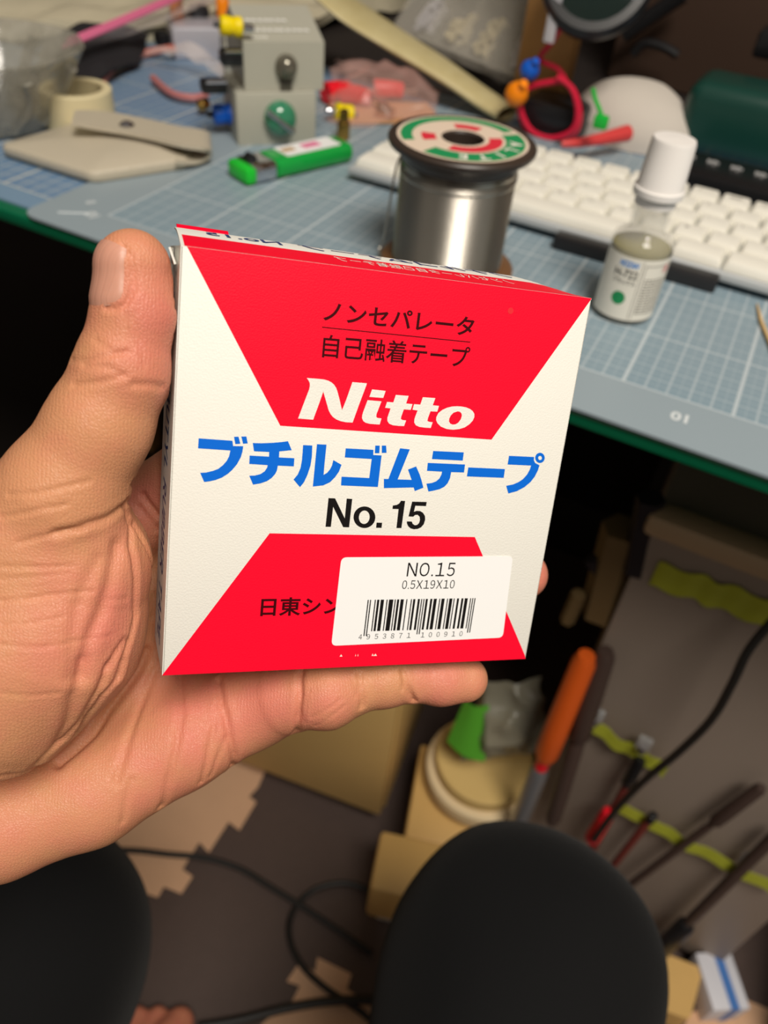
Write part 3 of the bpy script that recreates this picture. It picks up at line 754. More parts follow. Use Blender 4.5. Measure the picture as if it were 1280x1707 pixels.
mb = MB(); mb.prism(rounded([(-.3875, .3065), (.88, .3045), (.88, .66), (-.3935, .66)], .011), .69855, .70)
obj('mat_sheet', mb, M_MAT_GREY, root, smooth=False)
def mark(s, x, y, h, ang, bold=.03):
    t = text_mb(s, None, h, offset=bold)
    return obj('number', placed(t, Matrix.Translation((x, y, .70012)) @ Matrix.Rotation(ang, 4, 'Z')), M_MARK, root, smooth=False)
mark('10', .0003, .3304, .0072, PI + .05)
mark('0', -.3632, .3435, .0062, PI - .5)
mark('10', -.3488, .3312, .0072, PI - .35)
mb = MB(); mb.tube([(-.3708, .3195, .7001), (-.3560, .3293, .7001)], .0004, 4); obj('number', mb, M_MARK, root, label='slash')
mark('1', -.3035, .3165, .0062, PI + .02)

# ------------------------------------------------------------------ solder spool
M_SPOOL = mat('dark_plastic', (58, 48, 42), rough=.38)
M_SPOOLB = mat('brown_plastic', (112, 78, 50), rough=.4)
M_WIRE = mat('solder_wire', (188, 182, 172), rough=.28, metal=1.0)
M_PAPER = mat('label_paper', (222, 202, 182), rough=.6)
M_GREEN = mat('green_ink', (24, 140, 82), rough=.6)
M_REDINK = mat('red_ink', (214, 44, 62), rough=.6)
sp = thing('solder_spool', 'spool of silver solder wire standing behind the held box', 'spool', (-.1545, .3975, .70), -.35)
mb = MB(); mb.lathe([(.010, 0), (.0375, 0), (.0382, .001), (.0382, .0028), (.037, .0036), (.032, .0045), (.010, .0045)], 64); obj('bottom_flange', mb, M_SPOOLB, sp)
mb = MB(); mb.lathe([(.030, .0585), (.0312, .0600), (.0322, .0625), (.0345, .0648), (.0378, .0662), (.0385, .0674), (.0385, .0688), (.0378, .0697), (.0360, .0700), (.0115, .0700), (.0105, .0690), (.0105, .0560), (.030, .0560)], 72); obj('top_flange', mb, M_SPOOL, sp)
mb = MB()
prof = []
nt_ = 44
for i in range(nt_):
    z = .0048 + i * .0509 / nt_
    for q in range(4):
        a = q / 4 * PI
        prof.append((.0303 + .00055 * math.sin(a) + (.0004 if i > 40 else 0), z + .0509 / nt_ * q / 4))
mb.lathe([(.0108, .0047)] + prof + [(.0108, .0558)], 72); obj('wire_winding', mb, M_WIRE, sp, angle=80)
mb = MB()
for i in range(6):
    z = .0562 + i * .0011
    rr = .0300 - .0003 * i + (.0004 if i % 2 else 0)
    mb.tube([(rr * math.cos(2 * PI * k / 48), rr * math.sin(2 * PI * k / 48), z + .0004 * math.sin(2 * PI * k / 48)) for k in range(48)], .00062, 6, closed=True)
obj('loose_coil', mb, M_WIRE, sp)
LZ = .07006
def ring(r0, r1, a0, a1, z, n=40):
    vs, fs = [], []
    for i in range(n + 1):
        a = a0 + (a1 - a0) * i / n
        vs += [(r0 * math.cos(a), r0 * math.sin(a), z), (r1 * math.cos(a), r1 * math.sin(a), z)]
    for i in range(n): fs.append((2 * i, 2 * i + 1, 2 * i + 3, 2 * i + 2))
    m_ = MB(); m_.add(vs, fs); return m_
lab = obj('paper_label', ring(.0112, .0340, 0, 2 * PI, LZ, 72), M_PAPER, sp, smooth=False, label='round paper label in green, red and cream')
GA = -.35
obj('green_band', ring(.0222, .0322, math.radians(-104) - GA, math.radians(50) - GA, LZ + .00006), M_GREEN, lab, smooth=False)
obj('green_band', ring(.0262, .0322, math.radians(58) - GA, math.radians(226) - GA, LZ + .00006), M_GREEN, lab, smooth=False)
obj('red_band', ring(.0136, .0205, math.radians(-88) - GA, math.radians(38) - GA, LZ + .00006), M_REDINK, lab, smooth=False)
obj('red_band', ring(.0142, .0215, math.radians(196) - GA, math.radians(228) - GA, LZ + .00006), M_REDINK, lab, smooth=False)
obj('red_band', ring(.0142, .0208, math.radians(84) - GA, math.radians(128) - GA, LZ + .00006), M_REDINK, lab, smooth=False)
for k, c in enumerate('ALITE'):   # the part of the word that can be read, round the rim
    t = text_mb(c, None, .0068, offset=.03)
    wx = max(v[0] for v in t.v)
    a = math.radians(20 - k * 21.5) - GA
    Mx = Matrix.Rotation(a - PI / 2, 4, 'Z') @ Matrix.Translation((-wx / 2, .0238, LZ + .00012))
    obj('lettering', placed(t, Mx), M_WHITE, lab, smooth=False)
WL = Matrix.Rotation(.35, 4, 'Z')
mb = MB(); mb.tube([WL @ Vector(p) for p in ((-.0300, -.006, .058), (-.0325, -.008, .050), (-.0335, -.0105, .030), (-.0345, -.0120, .012), (-.036, -.014, .0052), (-.030, -.022, .0052))], .00062, 8, smooth=5); obj('wire_end', mb, M_WIRE, sp, label='loose end of solder wire hanging down the side')

# ------------------------------------------------------------------ flux bottle
M_GLASS = mat('clear_glass', (226, 224, 214), rough=.05, alpha=.18, spec=1.0)
M_FLUX = mat('flux_liquid', (140, 130, 36), rough=.1, alpha=.85)
M_CAP = mat('white_plastic', (240, 236, 232), rough=.35)
M_LABEL = mat('bottle_label', (232, 228, 216), rough=.5)
M_INKBLUE = mat('blue_ink', (20, 130, 214), rough=.5)
M_GREY_INK = mat('grey_ink', (120, 116, 108), rough=.6)
M_DARKINK = mat('dark_ink', (48, 46, 42), rough=.6)
fb = thing('flux_bottle', 'small clear flux bottle with white screw cap and paper label', 'bottle', (-.0535, .4075, .70), math.radians(-66))
R = .0160
mb = MB(); mb.lathe([(0, .0003), (.0140, .0003), (.0156, .0012), (R, .003), (R, .0385), (.0158, .0405), (.0148, .0428), (.0125, .0448), (.0102, .0462), (.0095, .0480), (.0094, .0600), (.0094, .0705), (.0080, .0705), (.0080, .0485), (.0088, .0465), (.0118, .0432), (.0140, .0410), (.0148, .0385), (.0148, .0035), (.0130, .0022), (0, .0022)], 48); obj('glass_body', mb, M_GLASS, fb, angle=60)
mb = MB(); mb.lathe([(0, .0024), (.0129, .0024), (.01465, .0037), (.01465, .0385), (0, .0385)], 40); obj('liquid', mb, M_FLUX, fb, angle=60, label='yellowish flux inside')
mb = MB(); mb.lathe([(.0083, .0640), (.0122, .0640), (.01235, .0650), (.0123, .0672), (.0116, .0676), (.0112, .0688), (.0104, .0884), (.0098, .0897), (0, .0900)], 96, rfun=lambda k, z: 1.0 if z < .068 or z > .0885 else (1.0 if k % 2 else .978)); obj('screw_cap', mb, M_CAP, fb, angle=25)
mb = MB(); mb.lathe([(.0084, .0590), (.0101, .0592), (.0101, .0625), (.0084, .0628)], 40, caps=False); obj('tamper_ring', mb, M_CAP, fb, label='ring left below the cap')
def wrap(x, y, z, r=R + .0002): a = x / r; return (r * math.cos(a) * 1.0, r * math.sin(a), y)
def wrapm(mb, r): return bent(mb, lambda x, y, z: wrap(x, y, z, r))
def strip(x0, x1, y0, y1, n=24):
    m_ = MB(); m_.add([(x0 + (x1 - x0) * i / n, yy, 0) for i in range(n + 1) for yy in (y0, y1)], [(2 * i, 2 * i + 2, 2 * i + 3, 2 * i + 1) for i in range(n)]); return m_
lb = obj('label', wrapm(strip(-.024, .034, .0035, .0370, 60), R + .00015), M_LABEL, fb, label='white paper label with blue, black and green print')
RR = R + .00025
obj('lettering', wrapm(placed(text_mb('HOZAN', .0100, .0032, offset=.04, shear=.2), Matrix.Translation((-.0125, .0318, 0))), RR), M_INKBLUE, lb, smooth=False)
obj('lettering', wrapm(placed(text_mb('H-722', .0122, .0042, offset=.02), Matrix.Translation((-.0140, .0262, 0))), RR), M_DARKINK, lb, smooth=False)
obj('lettering', wrapm(placed(text_mb('フラックス', .0118, .0026, offset=.02), Matrix.Translation((-.0138, .0226, 0))), RR), M_DARKINK, lb, smooth=False)
def disc(x, y, r, n=32):
    m_ = MB(); m_.add([(x, y, 0)] + [(x + r * math.cos(2 * PI * k / n), y + r * math.sin(2 * PI * k / n), 0) for k in range(n)], [(0, 1 + k, 1 + (k + 1) % n) for k in range(n)]); return m_
obj('emblem', wrapm(disc(-.0082, .0150, .0036), RR), M_GREEN, lb, smooth=False, label='green printed disc')
m_ = MB()
for k in range(32):
    a0, a1 = 2 * PI * k / 32, 2 * PI * (k + 1) / 32
    m_.add([(.0138 + r * math.cos(a), .0318 + r * math.sin(a), 0) for a in (a0, a1) for r in (.0019, .0024)], [(0, 1, 3, 2)])
m_.add(disc(.0138, .0318, .0011, 16).v, disc(0, 0, 1, 16).f)
obj('emblem', wrapm(m_, RR), mat('pink_ink', (214, 120, 120), rough=.6), lb, smooth=False, label='small pink ring mark')
m_ = MB()
rr_ = random.Random(3)
for i in range(13):
    y = .0262 - i * .00155
    xx = .0022
    while xx < .0165:
        wdt = rr_.uniform(.0008, .0026)
        m_.add(*(lambda s_: (s_.v, s_.f))(strip(xx, min(xx + wdt, .0168), y, y + .0007, 2))); xx += wdt + .0005
obj('small_print', wrapm(m_, RR), M_GREY_INK, lb, smooth=False, label='block of fine grey print')
m_ = MB(); s_ = strip(-.0006, -.0003, .0045, .0362, 1); m_.add(s_.v, s_.f); s_ = strip(.0009, .0012, .0045, .0340, 1); m_.add(s_.v, s_.f); s_ = strip(.0012, .017, .0336, .0340, 10); m_.add(s_.v, s_.f)
obj('rule', wrapm(m_, RR), M_GREY_INK, lb, smooth=False)

# ------------------------------------------------------------------ white keyboard
M_KEY = mat('cream_keycap', (236, 233, 222), rough=.45)
M_CASE = mat('grey_case', (176, 180, 182), rough=.4)
M_LEGEND = mat('key_legend', (176, 172, 164), rough=.6)
U = .0203
kb = thing('keyboard', 'white compact keyboard with cream keycaps lying behind the spool and bottle', 'keyboard', (-.2590, .4735, .70), math.radians(-.4))
TILT = Matrix.Rotation(math.radians(2.3), 4, 'X')
KM = Matrix.Translation((0, 0, .0075)) @ TILT
mb = MB(); mb.box((15 * U / 2, 5 * U / 2, -.0006), (15 * U + .006, 5 * U + .006, .0052), bevel=.0016, M=KM); obj('case', mb, M_CASE, kb)
mb = MB(); mb.box((15 * U / 2, 5 * U - .012, -.0066), (.24, .010, .0120), bevel=.001, M=KM); obj('foot', mb, M_LEG, kb)
mb = MB(); mb.box((15 * U / 2, .030, -.0056), (.24, .010, .0058), bevel=.001, M=KM); obj('foot', mb, M_LEG, kb)
def keycap(wu):
    w_, d_ = wu * U - .0010, U - .0010
    m_ = MB()
    rings = []
    for (ins, z) in ((0, .0022), (0, .0030), (.0009, .0060), (.0016, .0072), (.0026, .0075)):
        rings.append((rounded([(-w_ / 2 + ins, -d_ / 2 + ins), (w_ / 2 - ins, -d_ / 2 + ins), (w_ / 2 - ins, d_ / 2 - ins * 1.3), (-w_ / 2 + ins, d_ / 2 - ins * 1.3)], .0018, 3), z))
    n = len(rings[0][0]); vs = [(x, y, z) for r_, z in rings for x, y in r_]
    fs = [(i * n + k, i * n + (k + 1) % n, (i + 1) * n + (k + 1) % n, (i + 1) * n + k) for i in range(len(rings) - 1) for k in range(n)]
    fs.append(tuple((len(rings) - 1) * n + k for k in range(n)))
    return m_.add(vs, fs)
KEYS = {}
def key_mesh(wu):
    if wu not in KEYS:
        o = obj('keycap', keycap(wu), M_KEY, angle=30); KEYS[wu] = o.data
        bpy.data.objects.remove(o)
    return KEYS[wu]
ROWS = [[(1.5, ''), (1, ''), (7, ''), (1, ''), (1.5, ''), (1.5, ''), (1.5, '')],
        [(2.25, 'Shift')] + [(1, c) for c in 'ZXCVBNM,./'] + [(1.75, 'Shift'), (1, 'Fn')],
        [(1.75, 'Ctrl')] + [(1, c) for c in "ASDFGHJKL;'"] + [(2.25, 'Enter')],
        [(1.5, 'Tab')] + [(1, c) for c in 'QWERTYUIOP[]'] + [(1.5, 'Del')],
        [(1, 'Esc')] + [(1, c) for c in '1234567890-=' + chr(92) + '`']]
LEG = {}
for r, row in enumerate(ROWS):
    x = 0.0
    for wu, s in row:
        k = bpy.data.objects.new('keycap', key_mesh(wu)); COL.objects.link(k); k.parent = kb
        k.matrix_local = KM @ Matrix.Translation(((x + wu / 2) * U, (r + .5) * U, 0))
        if s:
            if s not in LEG:
                o = obj('legend', placed(text_mb(s, None, .0030 if len(s) == 1 else .0020), Matrix.Translation((-.0045, .0005, .0076))), M_LEGEND, smooth=False); LEG[s] = o.data; bpy.data.objects.remove(o)
            g = bpy.data.objects.new('legend', LEG[s]); COL.objects.link(g); g.parent = k
        x += wu
M_BAR = mat('black_plastic', (34, 34, 36), rough=.45)
mb = MB(); mb.box((0, 0, .0042), (.098, .011, .0084), bevel=.0015); tag(obj('bar', mb, M_BAR, loc=(-.0625, .4645, .70), smooth=True), 'black plastic bar under the front edge of the white keyboard, passing behind the flux bottle', 'bar').rotation_euler = (0, 0, .02)

# ------------------------------------------------------------------ lighter
M_LGREEN = mat('green_clear_plastic', (30, 190, 80), rough=.12, trans=.35, ior=1.45)
M_LGREEN2 = mat('bright_green_plastic', (30, 196, 52), rough=.3)
M_CHROME = mat('chrome', (205, 205, 212), rough=.14, metal=1.0)
LM = frame((-.3170, .4235, .7065), (.031, .083, 0), (0, 0, 1))
lt = thing('lighter', 'green disposable lighter with a metal hood and white sticker', 'lighter', M=LM)
def oval(x0, x1, w_, h_, r, m_=None):
    m_ = m_ or MB()
    pts = rounded([(-w_ / 2, -h_ / 2), (w_ / 2, -h_ / 2), (w_ / 2, h_ / 2), (-w_ / 2, h_ / 2)], r, 6)
    n = len(pts); rings = [(x0, .86), (x0 + .0012, 1), (x1 - .0022, 1), (x1 - .0006, .93), (x1, .78)]
    vs = [(X, y * s_, z * s_) for X, s_ in rings for y, z in pts]
    fs = [(i * n + k, i * n + (k + 1) % n, (i + 1) * n + (k + 1) % n, (i + 1) * n + k) for i in range(len(rings) - 1) for k in range(n)]
    fs += [tuple(range(n - 1, -1, -1)), tuple((len(rings) - 1) * n + k for k in range(n))]
    return m_.add(vs, fs)
obj('body', oval(.024, .088, .025, .0125, .0058), M_LGREEN, lt)
obj('metal_hood', oval(.006, .024, .0245, .0120, .005), M_CHROME, lt, label='chrome hood')
mb = MB(); mb.box((.0035, 0, -.0004), (.0085, .0235, .0105), bevel=.0025); obj('gas_button', mb, M_LGREEN2, lt, label='bright green gas button')
mb = MB(); mb.tube([(.010, -.003, .0066), (.010, .003, .0066)], .0034, 16); obj('spark_wheel', mb, M_LEG, lt)
mb = MB(); mb.prism(rounded([(.034, -.0085), (.080, -.0085), (.080, .0085), (.034, .0085)], .002), .0063, .0066); ls = obj('sticker', mb, M_STICK, lt, smooth=False, label='white sticker with pink and yellow print')
mb = MB(); mb.box((.060, .001, .0067), (.014, .0075, .0002)); obj('print', mb, mat('pink_print', (226, 120, 160), rough=.5), ls, smooth=False)
mb = MB(); mb.box((.041, .001, .0067), (.010, .006, .0002)); obj('print', mb, mat('tan_print', (190, 160, 120), rough=.5), ls, smooth=False)

# ------------------------------------------------------------------ leather pouch
M_LEATHER = mat('grey_beige_leather', (194, 184, 164), rough=.38, bump=.5, bscale=700)
M_LINING = mat('dark_lining', (64, 58, 50), rough=.8)
pc = thing('pouch', 'grey-beige leather pouch lying open with a snap flap', 'pouch', (-.40, .41, .70))
mb = MB()
body_poly = rounded([(-.062, -.0480), (.016, -.0470), (.0455, .010), (.030, .040), (-.012, .036), (-.056, .022)], .006)
def pouch_rings(z0, z1, grow):
    m_ = MB(); n = len(body_poly); rings = [(0.985, z0), (1.0, z0 + .001), (1.0, z1 - .002), (.985, z1 - .0006), (.95, z1), (.6, z1 + grow), (.2, z1 + grow * 1.25)]
    vs = [(x * s_, y * s_, z) for s_, z in rings for x, y in body_poly]
    fs = [(i * n + k, i * n + (k + 1) % n, (i + 1) * n + (k + 1) % n, (i + 1) * n + k) for i in range(len(rings) - 1) for k in range(n)]
    fs += [tuple(range(n - 1, -1, -1)), tuple((len(rings) - 1) * n + k for k in range(n))]
    return m_.add(vs, fs)
obj('pouch_body', pouch_rings(.0005, .0075, .0035), M_LEATHER, pc, angle=60)
P0 = [Vector(p) - Vector((-.40, .41, .70)) for p in ((-0.3676,0.4233,0.7055), (-0.3623,0.4371,0.703), (-0.3595,0.4475,0.704), (-0.3561,0.4476,0.7095), (-0.3559,0.4388,0.7145), (-0.3675,0.4298,0.7165), (-0.3943,0.4257,0.717), (-0.4169,0.4166,0.7185), (-0.4297,0.3991,0.7225))]
wid = Vector((-0.3911,0.4056,0.717)) - Vector((-0.413,0.433,0.717))
pp = catmull([Vector(p) for p in P0], 6)
mb = MB()
def flap(u, v):
    p = pp[min(int(u * (len(pp) - 1) + .5), len(pp) - 1)]
    e = 1.0 - .35 * max(0, (u - .85) / .15) ** 2
    return p + wid * (v - .5) * e * (1.05 - .1 * u)
mb.sheet(flap, len(pp) - 1, 8, thick=.0022)
fl = obj('flap', mb, M_LEATHER, pc, angle=60, label='flap curled back over the opening')
mb = MB(); mb.lathe([(0, .0018), (.0025, .0016), (.0040, .0008), (.0050, 0)], 24, Matrix.Translation(Vector((-0.4029,0.4189,0.7183)) - Vector((-.40, .41, .70)))); obj('snap_button', mb, M_CHROME, fl, label='round metal snap')
mb = MB(); mb.prism([(.006, -.006), (.040, .018), (.030, .036), (.000, .034)], .0074, .0092); obj('lining', mb, M_LINING, pc, smooth=False)

# ------------------------------------------------------------------ roll of masking tape
M_TAPE = mat('cream_tape', (226, 212, 170), rough=.6)
rt = thing('tape_roll', 'cream roll of masking tape standing between the glass bowl and the pouch', 'tape roll', (-.4690, .4420, .6985))
mb = MB(); mb.lathe([(.0195, .0003), (.0243, .0003), (.0248, .001), (.0248, .024), (.0243, .0247), (.0195, .0247), (.0195, .0003)], 48, caps=False); obj('tape_winding', mb, M_TAPE, rt)
mb = MB(); mb.lathe([(.0180, .0006), (.0194, .0006), (.0194, .0244), (.0180, .0244), (.0180, .0006)], 48, caps=False); obj('core', mb, mat('card_core', (196, 180, 138), rough=.8), rt)

# ------------------------------------------------------------------ glass bowl
M_BOWL = mat('bowl_glass', (214, 210, 196), rough=.12, alpha=.55, spec=1.0, noise=.7, nscale=60, rgb2=(92, 88, 72), bump=1.0, bscale=60)
bw = thing('glass_bowl', 'faceted clear glass bowl at the left end of the desk', 'bowl', (-.510, .404, .6985))
mb = MB(); mb.lathe([(0, .001), (.030, .001), (.036, .004), (.046, .022), (.060, .042), (.066, .050), (.067, .052), (.064, .0525), (.060, .048), (.045, .027), (.034, .010), (.026, .008), (0, .008)], 48, rfun=lambda k, z: 1 + (.035 if (k // 3) % 2 else -.035) * (1 if .004 < z < .046 else .3)); obj('bowl_body', mb, M_BOWL, bw, angle=25)
for k in range(9):
    a = k * 2 * PI / 9 + .3
    mb = MB(); mb.tube([(.034 * math.cos(a), .034 * math.sin(a), .006), (.048 * math.cos(a + .2), .048 * math.sin(a + .2), .024), (.061 * math.cos(a + .1), .061 * math.sin(a + .1), .043)], .004, 8, smooth=4); obj('rib', mb, M_BOWL, bw)

# ------------------------------------------------------------------ two grey resin blocks with lamps, plugs round them
M_BLOCK = mat('grey_resin', (176, 174, 160), rough=.5, noise=.05, nscale=300)
M_YEL = mat('yellow_plastic', (240, 214, 0), rough=.35)
M_BLU = mat('blue_plastic', (16, 92, 200), rough=.35)
M_ORA = mat('orange_plastic', (250, 140, 10), rough=.35)
M_BLK = mat('black_rubber', (26, 26, 28), rough=.3)
M_GDOME = mat('green_dome', (50, 130, 95), rough=.1, coat=1.0)
M_SDOME = mat('smoke_dome', (120, 116, 104), rough=.1, metal=.6)
M_BRASS = mat('brass', (190, 150, 80), rough=.25, metal=1.0)
bx_dir = (.6836, .7298, 0)
LB = frame((-.3359, .4979, .6985), bx_dir, (0, 0, 1))
def block(LB_, w_, d_, h_, label, slope=None):
    t_ = thing('terminal_box', label, 'box', M=LB_)
    m_ = MB()
    if slope:
        prof = [(0, 0), (d_, 0), (d_, h_ + slope * .2), (d_ * .75, h_ + slope), (0, h_)]
        m_.prism([(a, b) for a, b in prof], -w_ / 2, w_ / 2, Matrix(((0, 0, 1, 0), (1, 0, 0, 0), (0, 1, 0, 0), (0, 0, 0, 1))))
    else: m_.box((0, d_ / 2, h_ / 2), (w_, d_, h_), bevel=.0015)
    obj('case', m_, M_BLOCK, t_, smooth=not slope)
    return t_
b1 = block(LB, .0575, .050, .0360, 'grey block with a green dome, lower of the two stacked blocks')
DF = Matrix.Rotation(PI / 2, 4, 'X')
mb = MB(); mb.lathe([(.0115, -.001), (.0118, .002), (.0105, .006), (.007, .0092), (0, .0104)], 32, Matrix.Translation((.002, 0, .0195)) @ DF); obj('dome', mb, M_GDOME, b1, label='glossy green dome')
mb = MB(); mb.tube([(-.0085, -.0085, .0265), (.0095, -.0125, .0135)], .0018, 12); obj('lever', mb, M_CHROME, b1, label='chrome lever across the dome')
LB2 = frame((-.3339, .5049, .7347), bx_dir, (0, 0, 1))
b2 = block(LB2, .0560, .062, .0300, 'grey block with a sloped lettered top, resting on the lower block', slope=.012)
mb = MB(); mb.lathe([(.0075, -.001), (.0078, .002), (.0066, .006), (.004, .0085), (0, .0093)], 28, Matrix.Translation((.001, 0, .0155)) @ DF); obj('dome', mb, M_SDOME, b2, label='smoke coloured lamp dome')
mb = MB(); mb.box((.001, -.0006, .004), (.0085, .002, .0085), bevel=.0008); obj('slot', mb, mat('dark_slot', (84, 80, 70), rough=.5), b2)
M_PRINT = mat('pale_print', (245, 244, 238), rough=.6)
m_ = MB(); r5 = random.Random(5)
for row, (n0, v0) in enumerate(((11, .30), (8, .56))):
    for k in range(n0):
        m_.box((-.0235 + k * .0042 + r5.uniform(-.0003, .0003), v0 * .046, .0302 + v0 * .0123), (.0030, .0058, .0004))
obj('raised_print', m_, M_PRINT, b2, smooth=False, label='pale unreadable raised print')
m_ = MB()
for k in range(5): m_.box((-.0225 + k * .0028, .0055, .0316), (.0018, .0030, .0004))
obj('raised_print', m_, M_PRINT, b2, smooth=False)

def plug(name, p, d, L_, r, m_, label, cat='plug', group=None, tip=M_CHROME):
    Mx = frame(p, d, (0, 0, 1)) @ Matrix.Rotation(PI / 2, 4, 'Y')
    t_ = thing(name, label, cat, M=Mx, group=group)
    a = MB(); a.lathe([(r * .7, 0), (r, L_ * .08), (r, L_ * .35), (r * .82, L_ * .42), (r * .95, L_ * .55), (r * .95, L_ * .92), (r * .7, L_)], 24); obj('grip', a, m_, t_)
    a = MB(); a.lathe([(r * .32, -L_ * .5), (r * .42, -L_ * .42), (r * .42, 0)], 16); obj('pin', a, tip, t_)
    a = MB(); a.tube([(0, 0, L_), (0, -.001, L_ * 1.25)], r * .3, 10); obj('strain_relief', a, M_BLK, t_)
    return t_
dl = (-.68, -.73, .0)
plug('banana_plug', (-0.3712,0.4964,0.7135), dl, .016, .0072, M_BLU, 'blue banana plug left of the lower grey block')
plug('banana_plug', (-0.3531,0.4848,0.773), (-.68, -.73, .10), .0150, .0062, M_YEL, 'yellow banana plug level with the top of the upper grey block')
plug('banana_plug', (-0.3295,0.5681,0.7075), (.5, .55, -.1), .015, .0064, M_YEL, 'yellow banana plug right of the lower grey block')
def clipbox(p, label, size=(.015, .012, .009)):
    t_ = thing('terminal_clip', label, 'clip', M=frame(p, bx_dir, (0, 0, 1)))
    a = MB(); a.box((0, 0, 0), size, bevel=.002); obj('clip_body', a, M_BLK, t_)
    a = MB(); a.tube([(-size[0] * .3, -size[1] * .4, size[2] * .45), (size[0] * .45, -size[1] * .4, size[2] * .45)], .0012, 8); obj('screw', a, M_CHROME, t_)
clipbox((-0.356,0.4747,0.757), 'black terminal clip beside the upper grey block')
clipbox((-0.3708,0.4731,0.737), 'black terminal clip above the blue plug', (.018, .012, .008))
mb = MB(); mb.lathe([(.004, 0), (.0048, .001), (.0048, .012), (.0035, .013), (.0035, .020), (.002, .021)], 18); tag(obj('brass_terminal', mb, M_BRASS, loc=(-0.3047,0.539,0.7)), 'small brass terminal standing right of the yellow plug', 'terminal')
mb = MB(); mb.lathe([(.003, 0), (.0042, .001), (.0042, .008), (.002, .010)], 16, Matrix.Rotation(PI / 2, 4, 'X')); tag(obj('brass_terminal', mb, M_BRASS, loc=(-0.4164,0.5218,0.706)), 'small brass terminal tip above the blue plug', 'terminal')
mb = MB(); mb.box((0, 0, .0145), (.020, .026, .029), bevel=.002); mb.box((0, -.006, .031), (.020, .010, .004), bevel=.001); tag(obj('relay', mb, M_BLOCK, M=frame((-0.4609,0.6192,0.6985), bx_dir, (0, 0, 1))), 'small grey block squeezed left of the stacked blocks', 'block')

# metal case with orange knobs behind
M_STEEL = mat('brushed_steel', (196, 194, 202), rough=.3, metal=.3)
mc = thing('metal_case', 'bare metal case with orange knobs left of the stacked grey blocks', 'case', M=frame((-0.5036,0.6415,0.6985), bx_dir, (0, 0, 1)))
mb = MB(); mb.box((0, .022, .013), (.066, .044, .026), bevel=.003); obj('housing', mb, M_STEEL, mc)
for xx in (-.022, .020):
    mb = MB(); mb.lathe([(.0055, 0), (.0060, .002), (.0060, .013), (.0048, .015), (0, .015)], 20, Matrix.Translation((xx, .040, .026))); obj('knob', mb, M_ORA, mc, label='orange knob')
mb = MB(); mb.box((-.002, .040, .030), (.018, .014, .009), bevel=.003); obj('socket', mb, M_BLK, mc)
mb = MB(); mb.box((-.040, .022, .013), (.013, .016, .012), bevel=.003); obj('socket', mb, M_BLK, mc)

# ------------------------------------------------------------------ bags, cloths and sheets behind
def film(name, rgb, a=.25, rough=.25): return mat(name, rgb, rough=rough, alpha=a, spec=.8)
def crumple(mb_, amp, sc, seed=0):
    from mathutils import noise
    r = MB(); r.f = mb_.f
    for x, y, z in mb_.v:
        q = noise.noise_vector(Vector((x * sc + seed, y * sc, z * sc)))
        r.v.append((x + q.x * amp, y + q.y * amp, max(z + q.z * amp, .7012)))
    return r
M_FILM = film('clear_film', (235, 222, 216), .26)
M_FILMP = film('pink_zip', (232, 120, 160), .85)
cb = thing('plastic_bag', 'clear crumpled plastic bag of red clips between the grey blocks and the spool', 'bag', (0, 0, 0))
mb = MB()
def bag(u, v):
    a = Vector((-0.3244,0.551,0.7)); b = Vector((-0.2632,0.6241,0.7)); c = Vector((-0.3924,0.6756,0.715)); d = Vector((-0.2885,0.6693,0.71))
    p = (a * (1 - u) + b * u) * (1 - v) + (c * (1 - u) + d * u) * v
    return (p.x, p.y, p.z + .022 * math.sin(PI * u) * math.sin(PI * min(v * 1.1, 1)) + .002)
mb.sheet(bag, 30, 30, thick=.0003); obj('film', crumple(mb, .009, 55, 3), film('rosy_film', (236, 190, 178), .17), cb)
mb = MB(); mb.box((0, 0, .0012), (.085, .050, .0012)); tag(obj('card', mb, mat('tan_card', (206, 158, 116), rough=.7), M=frame((-0.3084,0.6111,0.7003), (.75, .66, 0), (0, 0, 1)), smooth=False), 'tan card lying under the bag of red clips', 'card')
M_CLIP = mat('red_plastic', (232, 28, 44), rough=.3)
for i, (p, an, lab) in enumerate((((-0.3504,0.6128,0.7095), 1.2, 'red alligator clip nearest the grey blocks inside the bag'), ((-0.33,0.6107,0.7095), .15, 'red alligator clip in the middle of the bag'), ((-0.3181,0.6436,0.7095), .6, 'short red clip at the right side of the bag'))):
    t_ = thing('alligator_clip', lab, 'clip', p, an, group=None)
    mb = MB(); mb.tube([(-.016, 0, 0), (-.004, 0, .0005), (.008, .0005, 0)], [.0080, .0090, .0062], 12, smooth=3); obj('sleeve', mb, M_CLIP, t_, label='red sleeve')
    mb = MB(); mb.box((.014, .0012, .0012), (.014, .005, .0012), bevel=.0004); obj('jaw', mb, M_CHROME, t_)
    mb = MB(); mb.box((.014, .0012, -.0014), (.014, .005, .0012), bevel=.0004); obj('jaw', mb, M_CHROME, t_)
for p, lab in (((-0.3022,0.5989,0.7035), 'small brass fitting in the clear bag near the spool'),):
    mb = MB(); mb.lathe([(.004, -.006), (.006, -.005), (.006, .002), (.004, .003), (.004, .008)], 16, Matrix.Rotation(PI / 2, 4, 'Y')); tag(obj('fitting', mb, M_BRASS, loc=(p[0], p[1], .7065)), lab, 'fitting')
